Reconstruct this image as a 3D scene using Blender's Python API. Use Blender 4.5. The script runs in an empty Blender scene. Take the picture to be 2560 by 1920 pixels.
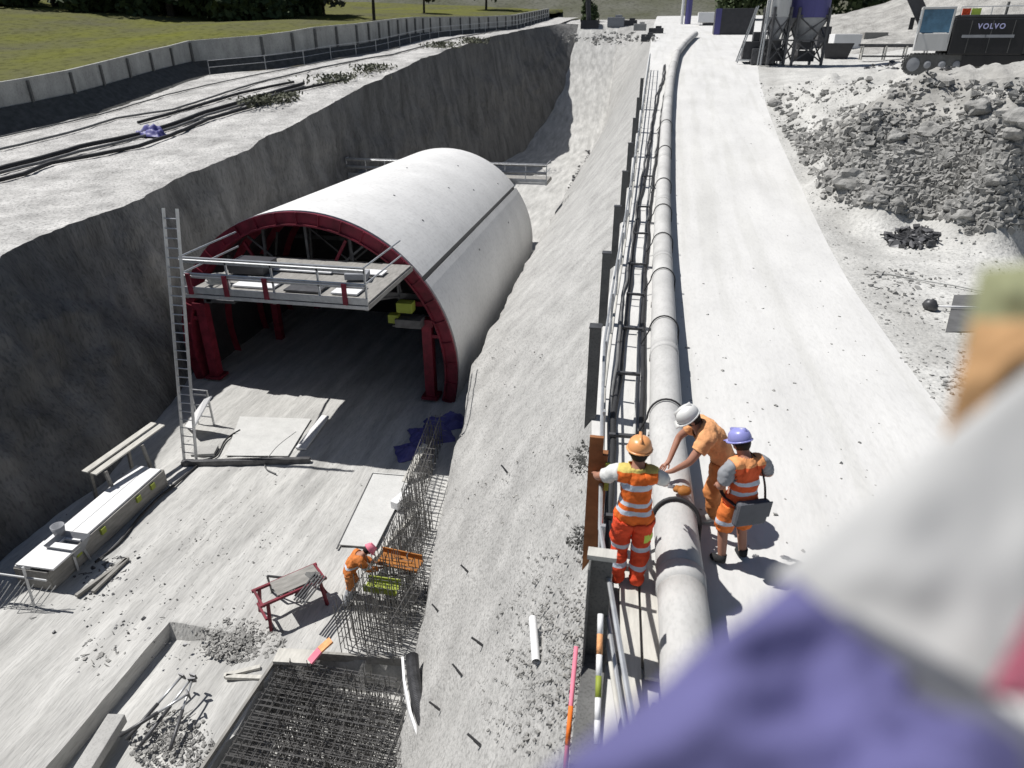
import bpy, bmesh, math, random
import numpy as np
from mathutils import Vector, Matrix, noise, Quaternion
random.seed(7)
SC = bpy.context.scene
COL = SC.collection
# ------------------------------------------------------------------ camera
F = 1707.0; H = 5.4
p_ = math.atan(850 / F)
_y = np.array([380., 850., -F]); _y /= np.linalg.norm(_y)
_z = np.array([0, math.cos(p_), math.sin(p_)])
_y = _y - _z * _y.dot(_z); _y /= np.linalg.norm(_y)
_x = np.cross(_y, _z)
R = np.array([_x, _y, _z])
cam = bpy.data.cameras.new('camera'); co = bpy.data.objects.new('camera', cam); COL.objects.link(co)
co.matrix_world = Matrix(((R[0][0], R[0][1], R[0][2], 0), (R[1][0], R[1][1], R[1][2], 0), (R[2][0], R[2][1], R[2][2], H), (0, 0, 0, 1)))
cam.sensor_width = 36; cam.lens = 24.0; cam.clip_start = 0.02; cam.clip_end = 3000
cam.dof.use_dof = True; cam.dof.focus_distance = 13; cam.dof.aperture_fstop = 1.45
SC.camera = co
# ------------------------------------------------------------------ world, sun, exposure
SUN = Vector((-0.62, 0.10, 1.0)).normalized()
w = bpy.data.worlds.new('World'); SC.world = w; w.use_nodes = True
nt = w.node_tree; bg = nt.nodes['Background']
sky = nt.nodes.new('ShaderNodeTexSky'); sky.sky_type = 'NISHITA'; sky.sun_disc = False
sky.sun_elevation = math.asin(SUN.z); sky.sun_rotation = math.atan2(SUN.x, SUN.y)
nt.links.new(sky.outputs[0], bg.inputs[0]); bg.inputs[1].default_value = 0.05
sl = bpy.data.lights.new('sun', 'SUN'); sl.energy = 5.0; sl.angle = math.radians(0.5); sl.color = (1, .975, .94)
so = bpy.data.objects.new('sun', sl); COL.objects.link(so)
so.rotation_euler = (-SUN).to_track_quat('-Z', 'Y').to_euler()
SC.view_settings.view_transform = 'Standard'; SC.view_settings.look = 'None'
SC.view_settings.gamma = 1; SC.view_settings.exposure = 0.12
# ------------------------------------------------------------------ helpers
def ray(px, py):
    return R @ np.array([px - 1280., 960. - py, -F])
def at(px, py, z=0.):
    d = ray(px, py); t = (z - H) / d[2]
    return Vector((d[0] * t, d[1] * t, H + d[2] * t))
def atY(px, py, Y):
    d = ray(px, py); t = Y / d[1]
    return Vector((d[0] * t, Y, H + d[2] * t))
def itp(t, pts):
    if t <= pts[0][0]: return pts[0][1]
    for a, b in zip(pts, pts[1:]):
        if t <= b[0]:
            k = (t - a[0]) / (b[0] - a[0]); return a[1] + (b[1] - a[1]) * k
    return pts[-1][1]
TK = [(17, 0), (21, .12), (25, .36), (30, .85), (35, 1.4), (40, 2.05), (46, 2.85), (52, 3.55), (58, 4.3), (75, 5.8), (100, 7.3), (130, 9.3), (200, 13), (300, 17), (3000, 60)]
def T(Y): return itp(Y, TK)
def atF(px, py, fn=None):
    """first point where the pixel's sight line meets the ground height fn(x, y)"""
    fn = fn or (lambda x, y: T(y))
    d = ray(px, py); n = math.hypot(d[0], d[1]); d = d / n
    s = 3.0
    while s < 400:
        x, y, z = d[0] * s, d[1] * s, H + d[2] * s
        if z <= fn(x, y): break
        s += 0.05 + s * .002
    return Vector((d[0] * s, d[1] * s, fn(d[0] * s, d[1] * s)))
def nz(x, y, z=0., s=1., o=3):
    return noise.fractal(Vector((x * s, y * s, z * s)), 1.0, 2.0, o)

def srgb(c):
    return tuple((v / 12.92 if v <= .04045 else ((v + .055) / 1.055) ** 2.4) for v in c)
def mat(name, col, rough=.8, metal=0, var=.25, scale=3., bump=.0, bscale=20., stretch=(1, 1, 1), spec=.3, col2=None, speck=0., sheen=0, trans=0):
    m = bpy.data.materials.new(name); m.use_nodes = True
    n = m.node_tree.nodes; l = m.node_tree.links; b = n['Principled BSDF']
    b.inputs['Roughness'].default_value = rough; b.inputs['Metallic'].default_value = metal
    b.inputs['Specular IOR Level'].default_value = spec
    tc = n.new('ShaderNodeTexCoord'); mp = n.new('ShaderNodeMapping'); mp.inputs['Scale'].default_value = stretch
    l.new(tc.outputs['Object'], mp.inputs[0])
    ns = n.new('ShaderNodeTexNoise'); ns.inputs['Scale'].default_value = scale; ns.inputs['Detail'].default_value = 8; ns.inputs['Roughness'].default_value = .62
    l.new(mp.outputs[0], ns.inputs['Vector'])
    rp = n.new('ShaderNodeValToRGB'); rp.color_ramp.elements[0].position = .32; rp.color_ramp.elements[1].position = .68
    c2 = col2 or tuple(c * (1 - var) for c in col)
    rp.color_ramp.elements[0].color = (*c2, 1); rp.color_ramp.elements[1].color = (*[min(1, c * (1 + var * .3)) for c in col], 1)
    l.new(ns.outputs[0], rp.inputs[0]); out = rp.outputs[0]
    if speck:
        n2 = n.new('ShaderNodeTexNoise'); n2.inputs['Scale'].default_value = scale * 14; n2.inputs['Detail'].default_value = 4
        l.new(mp.outputs[0], n2.inputs['Vector'])
        r2 = n.new('ShaderNodeValToRGB'); r2.color_ramp.elements[0].position = .36; r2.color_ramp.elements[1].position = .5
        r2.color_ramp.elements[0].color = (1 - speck,) * 3 + (1,); r2.color_ramp.elements[1].color = (1, 1, 1, 1)
        mx = n.new('ShaderNodeMix'); mx.data_type = 'RGBA'; mx.blend_type = 'MULTIPLY'; mx.inputs[0].default_value = 1
        l.new(n2.outputs[0], r2.inputs[0]); l.new(out, mx.inputs[6]); l.new(r2.outputs[0], mx.inputs[7]); out = mx.outputs[2]
    l.new(out, b.inputs['Base Color'])
    if bump:
        n3 = n.new('ShaderNodeTexNoise'); n3.inputs['Scale'].default_value = bscale; n3.inputs['Detail'].default_value = 6
        l.new(mp.outputs[0], n3.inputs['Vector'])
        bp = n.new('ShaderNodeBump'); bp.inputs['Strength'].default_value = 1.; bp.inputs['Distance'].default_value = bump
        l.new(n3.outputs[0], bp.inputs['Height']); l.new(bp.outputs[0], b.inputs['Normal'])
    if trans: b.inputs['Transmission Weight'].default_value = trans
    return m
G = lambda v: (v, v * .99, v * .965)
M = {
 'road': mat('road_dust', (.60, .595, .58), .95, var=.11, scale=.9, bump=.006, bscale=14, stretch=(1, .35, 1), speck=.05),
 'ground': mat('dusty_ground', (.54, .53, .51), .95, var=.42, scale=.7, bump=.06, bscale=9, speck=.4),
 'spoil': mat('spoil_soil', (.42, .41, .385), .95, var=.42, scale=.9, bump=.06, bscale=6, speck=.42),
 'shot': mat('shotcrete', (.42, .415, .40), .92, var=.26, scale=1.1, bump=.028, bscale=18, speck=.3),
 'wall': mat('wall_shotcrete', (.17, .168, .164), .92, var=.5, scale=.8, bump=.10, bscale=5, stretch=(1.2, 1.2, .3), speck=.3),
 'floor': mat('pit_floor_mud', (.50, .495, .475), .9, var=.34, scale=1.3, bump=.02, bscale=10, stretch=(1.6, .22, 1), speck=.16),
 'dark': mat('dark_matte', (.10, .10, .095), .95, var=.4, scale=3),
 'grass': mat('grass', (.125, .13, .035), 1, var=.45, scale=.14, bump=.05, bscale=8, col2=(.11, .108, .07), speck=.3, spec=0),
 'field': mat('dry_field', (.085, .088, .06), 1, var=.3, scale=.12, speck=.3, col2=(.14, .14, .12), spec=0),
 'wood': mat('forest', (.03, .042, .025), .95, var=.5, scale=2),
 'leaf': mat('foliage', (.055, .08, .03), .8, var=.5, scale=2),
 'leaf2': mat('dry_foliage', (.10, .105, .07), .8, var=.5, scale=2),
 'bark': mat('bark', (.06, .05, .04), .9),
 'conc': mat('concrete', (.42, .415, .40), .9, var=.18, scale=2, bump=.004, speck=.15),
 'concd': mat('old_concrete', (.42, .42, .40), .9, var=.3, scale=1.4, bump=.01, speck=.2, stretch=(1, 1, .4)),
 'conc2': mat('dusty_panel_and_sun_patch', (.56, .56, .545), .85, var=.12, scale=2, speck=.1),
 'form': mat('formply_pale', (.74, .735, .72), .6, var=.12, scale=.5, spec=.3, speck=.10),
 'red': mat('red_steel', (.20, .018, .035), .6, var=.5, scale=3, spec=.4),
 'steel': mat('galvanised_steel', (.55, .56, .57), .42, .6, var=.2, scale=6),
 'steeld': mat('dark_steel', (.12, .12, .125), .5, .5, var=.4, scale=5),
 'rebar': mat('rebar_steel', (.20, .195, .19), .5, .55, var=.3, scale=9),
 'beam': mat('weathered_steel', (.16, .16, .155), .75, .2, var=.3, scale=3, speck=.3),
 'rust': mat('rusty_steel', (.32, .14, .06), .85, .1, var=.4, scale=5),
 'timber': mat('timber', (.54, .525, .48), .8, var=.25, scale=4, stretch=(3, .6, 3)),
 'timberg': mat('grey_timber', (.30, .29, .27), .85, var=.35, scale=4, stretch=(3, .6, 3)),
 'white': mat('white_board', (.74, .74, .74), .6, var=.06, scale=2),
 'pipe': mat('pale_pipe', (.52, .515, .50), .75, var=.2, scale=2, stretch=(1, .5, 1), speck=.08),
 'hose': mat('black_hose', (.035, .035, .037), .6, var=.3),
 'hoseg': mat('grey_hose', (.17, .17, .17), .6, var=.3),
 'hosel': mat('pale_hose', (.5, .5, .48), .6, var=.3),
 'blue': mat('blue_tarp', (.105, .10, .30), .5, var=.35, scale=3),
 'orange': mat('orange_hivis', (.86, .20, .03), .75, var=.15, scale=8, bump=.01, bscale=14),
 'orangel': mat('pale_orange_cloth', (.86, .42, .19), .85, var=.3, scale=7, bump=.03, bscale=9),
 'redor': mat('red_orange_cloth', (.80, .10, .035), .8, var=.2, scale=8, bump=.012, bscale=12),
 'band': mat('reflective_band', (.55, .60, .68), .35, var=.1, scale=8, spec=.6),
 'lime': mat('lime_cloth', (.55, .70, .12), .8, var=.1),
 'tee': mat('grey_shirt', (.30, .31, .33), .85, var=.15, bump=.006),
 'teew': mat('pale_shirt', (.62, .62, .60), .85, var=.1, bump=.006),
 'skin': mat('skin', (.38, .19, .13), .55, var=.1, scale=10),
 'hair': mat('hair', (.015, .012, .01), .7),
 'helmw': mat('white_helmet', (.68, .68, .66), .35, var=.1, spec=.5),
 'helmo': mat('orange_helmet', (.80, .36, .14), .35, var=.1, spec=.5),
 'helmb': mat('blue_helmet', (.28, .29, .62), .35, var=.1, spec=.5),
 'boot': mat('boot', (.16, .09, .05), .8, var=.3),
 'bootl': mat('pale_shoe', (.45, .44, .42), .8, var=.3),
 'bootd': mat('dark_shoe', (.025, .025, .027), .8, var=.3),
 'bag': mat('grey_bag', (.11, .115, .13), .7, var=.2, bump=.004),
 'black': mat('black_paint', (.018, .018, .02), .4, var=.2, spec=.4),
 'machg': mat('machine_grey', (.05, .05, .055), .45, var=.25, spec=.4),
 'glass': mat('cab_glass', (.10, .22, .34), .12, var=.5, scale=1.5, spec=.7),
 'decal': mat('pale_blue_lettering', (.52, .52, .80), .5, var=.0),
 'silo': mat('silo_blue', (.10, .095, .26), .55, var=.2, scale=.8, stretch=(3, 3, .3)),
 'silow': mat('silo_white', (.55, .55, .54), .55, var=.15, scale=.8, stretch=(3, 3, .3)),
 'yellow': mat('yellow_green_unit', (.28, .33, .05), .6, var=.2),
 'browno': mat('brown_orange_trousers', (.62, .24, .08), .85, var=.25, scale=8, bump=.01, bscale=14),
 'brown': mat('brown_orange_tray', (.36, .14, .03), .7, var=.35),
 'pink': mat('pink_netting', (.75, .22, .30), .7, var=.2),
 'jean': mat('blue_work_cloth', (.115, .11, .25), .9, var=.35, scale=4, bump=.004, bscale=60),
 'veil': mat('pale_plastic_sheet', (.42, .42, .415), .7, var=.1, scale=3),
 'ochre': mat('ochre_fabric', (.42, .25, .12), .9, var=.2, scale=3),
 'olive': mat('olive_fabric', (.25, .26, .15), .9, var=.2, scale=3),
 'rose': mat('rose_fabric', (.33, .10, .14), .9, var=.2, scale=3),
 'mesh': mat('mat_rubber', (.13, .13, .13), .8, var=.35, scale=2),
 'rock': mat('rock', (.33, .325, .31), .9, var=.4, scale=3, bump=.02, speck=.2),
}
def banded(name, base, bands, top=None, bcol=(.55, .60, .68)):
    m = mat(name, base, .82, var=.32, scale=7, bump=.03, bscale=9)
    n = m.node_tree.nodes; l = m.node_tree.links; b = n['Principled BSDF']
    src = b.inputs['Base Color'].links[0].from_socket
    tc = n.new('ShaderNodeTexCoord'); sp = n.new('ShaderNodeSeparateXYZ'); l.new(tc.outputs['Object'], sp.inputs[0])
    def lay(fac, col):
        nonlocal src
        mx = n.new('ShaderNodeMix'); mx.data_type = 'RGBA'; l.new(fac, mx.inputs[0]); l.new(src, mx.inputs[6]); mx.inputs[7].default_value = (*col, 1); src = mx.outputs[2]
    if top:
        g = n.new('ShaderNodeMath'); g.operation = 'GREATER_THAN'; l.new(sp.outputs[2], g.inputs[0]); g.inputs[1].default_value = top[0]; lay(g.outputs[0], top[1])
    for z0, z1 in bands:
        c = n.new('ShaderNodeMath'); c.operation = 'COMPARE'; l.new(sp.outputs[2], c.inputs[0]); c.inputs[1].default_value = (z0 + z1) / 2; c.inputs[2].default_value = (z1 - z0) / 2; lay(c.outputs[0], bcol)
    l.new(src, b.inputs['Base Color']); return m
M['vestA'] = banded('vest_orange_banded', (.86, .17, .025), [(1.28, 1.35), (1.10, 1.15), (1.0, 1.05)], (1.47, (.62, .50, .14)))
M['trouA'] = banded('trousers_red_banded', (.80, .085, .03), [(.50, .56), (.27, .32)])
M['vestC'] = banded('vest_red_banded', (.80, .13, .04), [(1.17, 1.22), (1.04, 1.09)], (1.40, (.82, .35, .14)))
M['shortC'] = banded('shorts_banded', (.84, .22, .05), [(.60, .66)])
M['jackD'] = banded('jacket_banded', (.62, .20, .05), [(1.0, 1.05)])
def ruts(m):
    n = m.node_tree.nodes; l = m.node_tree.links; b = n['Principled BSDF']; src = b.inputs['Base Color'].links[0].from_socket
    tc = n.new('ShaderNodeTexCoord'); mp = n.new('ShaderNodeMapping'); mp.inputs['Scale'].default_value = (1.6, .03, 1); mp.inputs['Rotation'].default_value = (0, 0, .06)
    l.new(tc.outputs['Object'], mp.inputs[0]); ns = n.new('ShaderNodeTexNoise'); ns.inputs['Scale'].default_value = 1.5; ns.inputs['Detail'].default_value = 5; l.new(mp.outputs[0], ns.inputs['Vector'])
    rp = n.new('ShaderNodeValToRGB'); rp.color_ramp.elements[0].position = .38; rp.color_ramp.elements[1].position = .52
    rp.color_ramp.elements[0].color = (.93, .93, .92, 1); rp.color_ramp.elements[1].color = (1, 1, 1, 1); l.new(ns.outputs[0], rp.inputs[0])
    mx = n.new('ShaderNodeMix'); mx.data_type = 'RGBA'; mx.blend_type = 'MULTIPLY'; mx.inputs[0].default_value = 1
    l.new(src, mx.inputs[6]); l.new(rp.outputs[0], mx.inputs[7]); l.new(mx.outputs[2], b.inputs['Base Color'])
ruts(M['road'])
def soilmix():
    m = mat('verge_and_spoil', (.55, .545, .52), .95, var=.25, scale=.8, bump=.045, bscale=8, speck=.25)
    n = m.node_tree.nodes; l = m.node_tree.links; b = n['Principled BSDF']; src = b.inputs['Base Color'].links[0].from_socket
    at_ = n.new('ShaderNodeAttribute'); at_.attribute_name = 'soil'
    ns = n.new('ShaderNodeTexNoise'); ns.inputs['Scale'].default_value = 1.4; ns.inputs['Detail'].default_value = 8
    tc = n.new('ShaderNodeTexCoord'); l.new(tc.outputs['Object'], ns.inputs['Vector'])
    rp = n.new('ShaderNodeValToRGB'); rp.color_ramp.elements[0].position = .33; rp.color_ramp.elements[1].position = .66
    rp.color_ramp.elements[0].color = (.22, .215, .20, 1); rp.color_ramp.elements[1].color = (.38, .372, .35, 1); l.new(ns.outputs[0], rp.inputs[0])
    mx = n.new('ShaderNodeMix'); mx.data_type = 'RGBA'; l.new(at_.outputs['Fac'], mx.inputs[0]); l.new(src, mx.inputs[6]); l.new(rp.outputs[0], mx.inputs[7]); l.new(mx.outputs[2], b.inputs['Base Color'])
    return m
M['soilmix'] = soilmix()
def tag(o, label=None, cat=None, group=None, kind=None):
    if label: o['label'] = label
    if cat: o['category'] = cat
    if group: o['group'] = group
    if kind: o['kind'] = kind
    return o
def empty(name, loc, label, cat, group=None, rz=0):
    o = bpy.data.objects.new(name, None); COL.objects.link(o); o.location = loc; o.rotation_euler = (0, 0, rz)
    return tag(o, label, cat, group)
def kids(o): return [c for c in bpy.data.objects if c.parent == o]
def dup(o, loc=None, rz=None, label=None):
    c = o.copy(); COL.objects.link(c)
    if loc is not None: c.location = loc
    if rz is not None: c.rotation_euler.z = rz
    if label: c['label'] = label
    for k in kids(o):
        d = dup(k); d.parent = c
    return c
class MB:
    def __init__(s): s.v = []; s.f = []; s.m = []
    def add(s, vs, fs, m=0):
        o = len(s.v); s.v += [tuple(v) for v in vs]; s.f += [tuple(i + o for i in f) for f in fs]; s.m += [m] * len(fs)
    def box(s, c, d, rz=0, m=0, rot=None):
        c = Vector(c); q = rot or Matrix.Rotation(rz, 3, 'Z')
        vs = [c + q @ Vector((x * d[0] / 2, y * d[1] / 2, z * d[2] / 2)) for x in (-1, 1) for y in (-1, 1) for z in (-1, 1)]
        s.add(vs, [(0, 1, 3, 2), (4, 6, 7, 5), (0, 4, 5, 1), (2, 3, 7, 6), (0, 2, 6, 4), (1, 5, 7, 3)], m)
    def bar(s, a, b, w, h=None, m=0):
        """square bar from a to b"""
        a = Vector(a); b = Vector(b); d = b - a; L = d.length
        q = d.to_track_quat('Y', 'Z').to_matrix()
        s.box((a + b) / 2, (w, L, h or w), rot=q, m=m)
    def tube(s, pts, r, n=8, m=0, caps=True, rs=None, flat=1.):
        pts = [Vector(p) for p in pts]; vs = []; fs = []
        up = Vector((0, 0, 1)); pn = None
        for i, p in enumerate(pts):
            d = (pts[min(i + 1, len(pts) - 1)] - pts[max(i - 1, 0)])
            d = d.normalized() if d.length > 1e-9 else up
            if pn is None:
                pn = d.cross(up if abs(d.z) < .9 else Vector((1, 0, 0))).normalized()
            else:
                pn = (pn - d * pn.dot(d)).normalized()
            q = d.cross(pn); rr = rs[i] if rs else r
            for k in range(n):
                a = 2 * math.pi * k / n
                vs.append(p + pn * math.cos(a) * rr + q * math.sin(a) * rr * flat)
        for i in range(len(pts) - 1):
            for k in range(n):
                k2 = (k + 1) % n
                fs.append((i * n + k, i * n + k2, (i + 1) * n + k2, (i + 1) * n + k))
        if caps:
            fs.append(tuple(range(n - 1, -1, -1))); fs.append(tuple((len(pts) - 1) * n + k for k in range(n)))
        s.add(vs, fs, m)
    def lathe(s, c, prof, n=16, m=0, sy=1., rot=None):
        c = Vector(c); vs = []; fs = []
        for r, z in prof:
            for k in range(n):
                a = 2 * math.pi * k / n; v = Vector((math.cos(a) * r, math.sin(a) * r * sy, z))
                vs.append(c + (rot @ v if rot else v))
        for i in range(len(prof) - 1):
            for k in range(n):
                fs.append((i * n + k, i * n + (k + 1) % n, (i + 1) * n + (k + 1) % n, (i + 1) * n + k))
        fs.append(tuple(range(n - 1, -1, -1))); fs.append(tuple((len(prof) - 1) * n + k for k in range(n)))
        s.add(vs, fs, m)
    def prism(s, poly, z0, z1, m=0):
        n = len(poly); vs = [(x, y, z0) for x, y in poly] + [(x, y, z1) for x, y in poly]
        s.add(vs, [tuple(range(n - 1, -1, -1)), tuple(range(n, 2 * n))] + [(i, (i + 1) % n, n + (i + 1) % n, n + i) for i in range(n)], m)
    def grid(s, rows, m=0):
        nr = len(rows); nc = len(rows[0]); o = []
        for r in rows: o += r
        s.add(o, [(i * nc + j, i * nc + j + 1, (i + 1) * nc + j + 1, (i + 1) * nc + j) for i in range(nr - 1) for j in range(nc - 1)], m)
    def rock(s, c, r, m=0, seed=0, sub=1, flat=.7):
        bm = bmesh.new(); bmesh.ops.create_icosphere(bm, subdivisions=sub, radius=1)
        vs = []
        for v in bm.verts:
            k = 1 + .45 * noise.noise(v.co * 1.3 + Vector((seed * 3.1, seed * 1.7, seed))) + .15 * noise.noise(v.co * 4 + Vector((seed, 0, 0)))
            vs.append(Vector(c) + Vector((v.co.x * k * r, v.co.y * k * r, v.co.z * k * r * flat)))
        fs = [tuple(v.index for v in f.verts) for f in bm.faces]; bm.free(); s.add(vs, fs, m)
    def chip(s, c, r, rnd, m=0, flat=.75):
        q = Matrix.Rotation(rnd.random() * 6.28, 3, 'Z') @ Matrix.Rotation(rnd.uniform(-.7, .7), 3, 'X')
        vs = [Vector(c) + q @ Vector((x * r * rnd.uniform(.45, 1.25), y * r * rnd.uniform(.35, 1.05), z * r * flat * rnd.uniform(.4, 1.1))) for x in (-1, 1) for y in (-1, 1) for z in (-1, 1)]
        s.add(vs, [(0, 1, 3, 2), (4, 6, 7, 5), (0, 4, 5, 1), (2, 3, 7, 6), (0, 2, 6, 4), (1, 5, 7, 3)], m)
    def build(s, name, mats, parent=None, smooth=False, bevel=0):
        me = bpy.data.meshes.new(name); me.from_pydata(s.v, [], s.f)
        for q in (mats if isinstance(mats, (list, tuple)) else [mats]): me.materials.append(M[q] if isinstance(q, str) else q)
        me.polygons.foreach_set('material_index', s.m)
        if smooth: me.polygons.foreach_set('use_smooth', [True] * len(me.polygons))
        me.update(); o = bpy.data.objects.new(name, me); COL.objects.link(o)
        if parent: o.parent = parent
        if bevel:
            b = o.modifiers.new('bevel', 'BEVEL'); b.width = bevel; b.segments = 2; b.limit_method = 'ANGLE'
        return o
def one(name, fn, mats, parent=None, **k):
    b = MB(); fn(b); return b.build(name, mats, parent, **k)
def struct(o): o['kind'] = 'structure'; return o
FZ = -6.1
# ------------------------------------------------------------------ terrain
def edgeX(Y): return itp(Y, [(0, -17.0), (12, -17.5), (16, -18.0), (21, -18.9), (45, -19.3), (60, -19.0), (80, -18.3), (98, -17.3), (106, -15.8), (112, -15.2)])
def baseX(Y): return itp(Y, [(0, -14.6), (14, -15.1), (18, -16.0), (22, -17.3), (30, -18.0), (50, -18.2), (60, -17.0), (80, -15.8), (92, -14.8), (101, -13.0), (112, -12.4)])
def crest(Y):
    x = itp(Y, [(-2, -3.2), (7, -3.3), (9.3, -3.75), (11.4, -4.1), (15.9, -4.8), (20, -5.34), (29, -5.5), (49, -5.8), (79, -6.05), (112, -6.4)])
    z = itp(Y, [(-2, -5.9), (7, -5.8), (9.3, -5.5), (11.4, -5.0), (15.9, -5.0), (20, -4.2), (29, -4.0), (79, -4.0), (90, -3.2), (104, 2.6), (112, 8.0)])
    return x, z
def floorZ(Y): return itp(Y, [(60, -6.1), (85, -6.1), (95, -3.6), (104, 1.8), (112, 8.0)])
def topX(Y): return itp(Y, [(-2, .25), (3.9, .0), (6.3, -.3), (9.7, -.62), (14, -.76), (30, -.9), (60, -1.1), (112, -1.6)])
Ys = []
y = -2.0
while y < 112:
    Ys.append(y); y += .16 if y < 22 else (.3 if y < 45 else .8)
Ys.append(112.)
def wob(x, y, z, a, s): return a * nz(x, y, z, s, 4)
def edge_pt(Y):
    k = wob(0, Y, 0, .5, .25) + wob(3, Y, 0, .12, 1.6)
    return Vector((edgeX(Y) + k * min(1, max(0, (Y - 3) / 10)), Y, T(Y)))
def base_pt(Y): return Vector((baseX(Y) + wob(7, Y, 0, .25, .4), Y, floorZ(Y)))
def top_pt(Y): return Vector((topX(Y), Y, T(Y) - .02))
rows = []
for Y in Ys:
    e = edge_pt(Y); b = base_pt(Y); r = []
    for j in range(47):
        t = j / 46; q = e.lerp(b, t)
        s = math.sin(math.pi * t)
        q.x += s * (wob(0, q.y, q.z, .45, .35) + .25 * nz(q.y * 1.0, q.z * .15, 4, 1.2, 3) + wob(0, q.y, q.z, .10, 2.) - .16 * abs(nz(q.y, q.z * .5, 8, .9, 3)) + .05 * nz(q.y, q.z, 2, 5, 2))
        r.append(q)
    rows.append(r)
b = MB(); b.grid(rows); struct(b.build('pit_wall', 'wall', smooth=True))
# slope on the right, with the drop to the floor
rows = []
for Y in Ys:
    cx, cz = crest(Y); c = Vector((cx + wob(2, Y, 0, .12, .8), Y, cz)); tp = top_pt(Y); r = [Vector((c.x - .25, Y, floorZ(Y) - .3)), Vector((c.x - .12, Y, (c.z + floorZ(Y)) / 2 - .1))]
    for j in range(31):
        t = j / 30; q = c.lerp(tp, t); s = math.sin(math.pi * t) ** .6 if 0 < t < 1 else 0
        q += Vector((.7, 0, .7)).normalized() * s * (wob(q.x, q.y, 0, .16, .6) + wob(q.x, q.y, 5, .05, 2.6)) if s else Vector()
        r.append(q)
    rows.append(r)
b = MB(); b.grid(rows); struct(b.build('shotcrete_slope', 'shot', smooth=True))
# pit floor with the sunk rebar bay
bay = [(-9.0, 5.0), (-6.75, 9.05), (-4.0, 9.4), (-3.0, 5.0)]
def inbay(x, y):
    if y < 3.5 or y > 9.15 + .12 * (x + 6.7): return False
    return x > itp(y, [(3.5, -6.95), (6.6, -6.68), (9.2, -6.73)]) and x < itp(y, [(3.5, -2.9), (7.5, -3.55), (9.4, -4.2)])
rows = []
for Y in Ys:
    b0 = base_pt(Y).x; r = []
    b1 = crest(Y)[0] + .1; sp = -9.66 if Y < 80 else (b0 + b1) / 2
    xs = [b0 + (sp - b0) * j / 45 for j in range(46)] + [sp + .02 + (b1 - sp - .02) * j / 63 for j in range(64)]
    for j in range(110):
        x = xs[j]
        z = floorZ(Y) + (wob(x, Y, 1, .035, 1.1) + wob(x * 4, Y * .4, 1, .02, 1.) if 0 < j < 109 else 0)
        if Y < 9.4 and x > -9.65 and x < -6.7: z -= .40 * max(0, 1 - ((x + 9.66) / 2.4)) ** 1.2
        if inbay(x, Y): z -= .75
        r.append(Vector((x, Y, z)))
    rows.append(r)
b = MB(); b.grid(rows); pf_ = struct(b.build('pit_floor', 'floor', smooth=True))
for q in pf_.data.polygons:
    if q.normal.z < .8: q.use_smooth = False
    else:
        zz = [pf_.data.vertices[i].co.z for i in q.vertices]
        if min(zz) < FZ - .3 or q.center.y < 9.6 and -9.95 < q.center.x < -9.3: q.use_smooth = False
# left bank
BP = [atF(*q) for q in [(0, 341), (250, 283), (400, 232), (540, 182), (640, 178), (740, 165), (926, 134), (1100, 93), (1220, 80), (1290, 73)]]
BP.sort(key=lambda v: v.y)
def backX(Y):
    pts = [(-5, BP[0].x + 1)] + [(v.y, v.x) for v in BP]
    return itp(Y, pts)
YL = [y for y in Ys] + [116 + 4 * i for i in range(6)]
def bankZ(x, y): return T(y) + .06 * nz(x, y, 0, .5, 3) + .03 * nz(x, y, 3, 2.5, 2)
rows = []
for Y in YL:
    e = edge_pt(min(Y, 112)); e.y = Y; e.z = T(Y); bx = backX(Y); r = []
    for j in range(50):
        t = (j / 49) ** .8; x = bx + (e.x - bx) * t
        r.append(Vector((x, Y, bankZ(x, Y) if j < 49 else e.z)))
    rows.append(r)
b = MB(); b.grid(rows); struct(b.build('left_bank', 'ground', smooth=True))
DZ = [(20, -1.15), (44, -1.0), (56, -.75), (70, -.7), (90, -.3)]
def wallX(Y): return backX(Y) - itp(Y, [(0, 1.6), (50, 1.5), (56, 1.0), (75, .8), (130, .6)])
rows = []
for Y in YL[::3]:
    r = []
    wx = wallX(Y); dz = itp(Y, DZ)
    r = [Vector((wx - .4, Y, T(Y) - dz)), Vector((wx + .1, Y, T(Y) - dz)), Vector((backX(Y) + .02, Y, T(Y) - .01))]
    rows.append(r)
b = MB(); b.grid(rows); struct(b.build('dark_bank_strip', 'dark'))  # dark strip sloping up from the bank's back edge to the wall
# ground right of the slope: road, verge, heap
def roadR(Y): return itp(Y, [(0, 5.2), (12, 5.0), (18, 5.1), (24, 5.35), (28, 5.5), (34, 5.6), (42, 5.8), (50, 6.2), (60, 7.0), (75, 9), (95, 13), (130, 20)])
CP = []
for px, py, z in [(2000, 340, 1.7), (2100, 330, 2.6), (2150, 290, 3.0), (2300, 290, 3.1), (2400, 250, 3.6), (2300, 205, 4.15), (2400, 195, 4.3), (2560, 240, 4.1), (2300, 400, 2.0), (2200, 480, 1.2), (2450, 480, 1.4), (2560, 420, 2.2), (2450, 380, 2.4),
                  (2120, 560, .15), (2300, 590, .1), (2560, 620, .1), (2050, 430, .9), (1900, 215, 3.2), (2100, 205, 3.7), (2200, 195, 3.9), (1950, 170, 3.7), (2050, 165, 3.85), (2200, 150, 4.0), (2300, 140, 4.3), (2400, 130, 4.5), (2560, 700, .1), (2560, 130, 4.7), (2500, 190, 4.45), (2560, 180, 4.5), (2450, 230, 4.0), (2560, 330, 3.2), (1960, 300, 2.0)]:
    q = at(px, py, z); CP.append((q.x, q.y, z - T(q.y)))
for Y in list(range(0, 66, 4)): CP.append((roadR(Y) + .15, Y, 0)); CP.append((roadR(Y) - .8, Y, 0))
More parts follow.
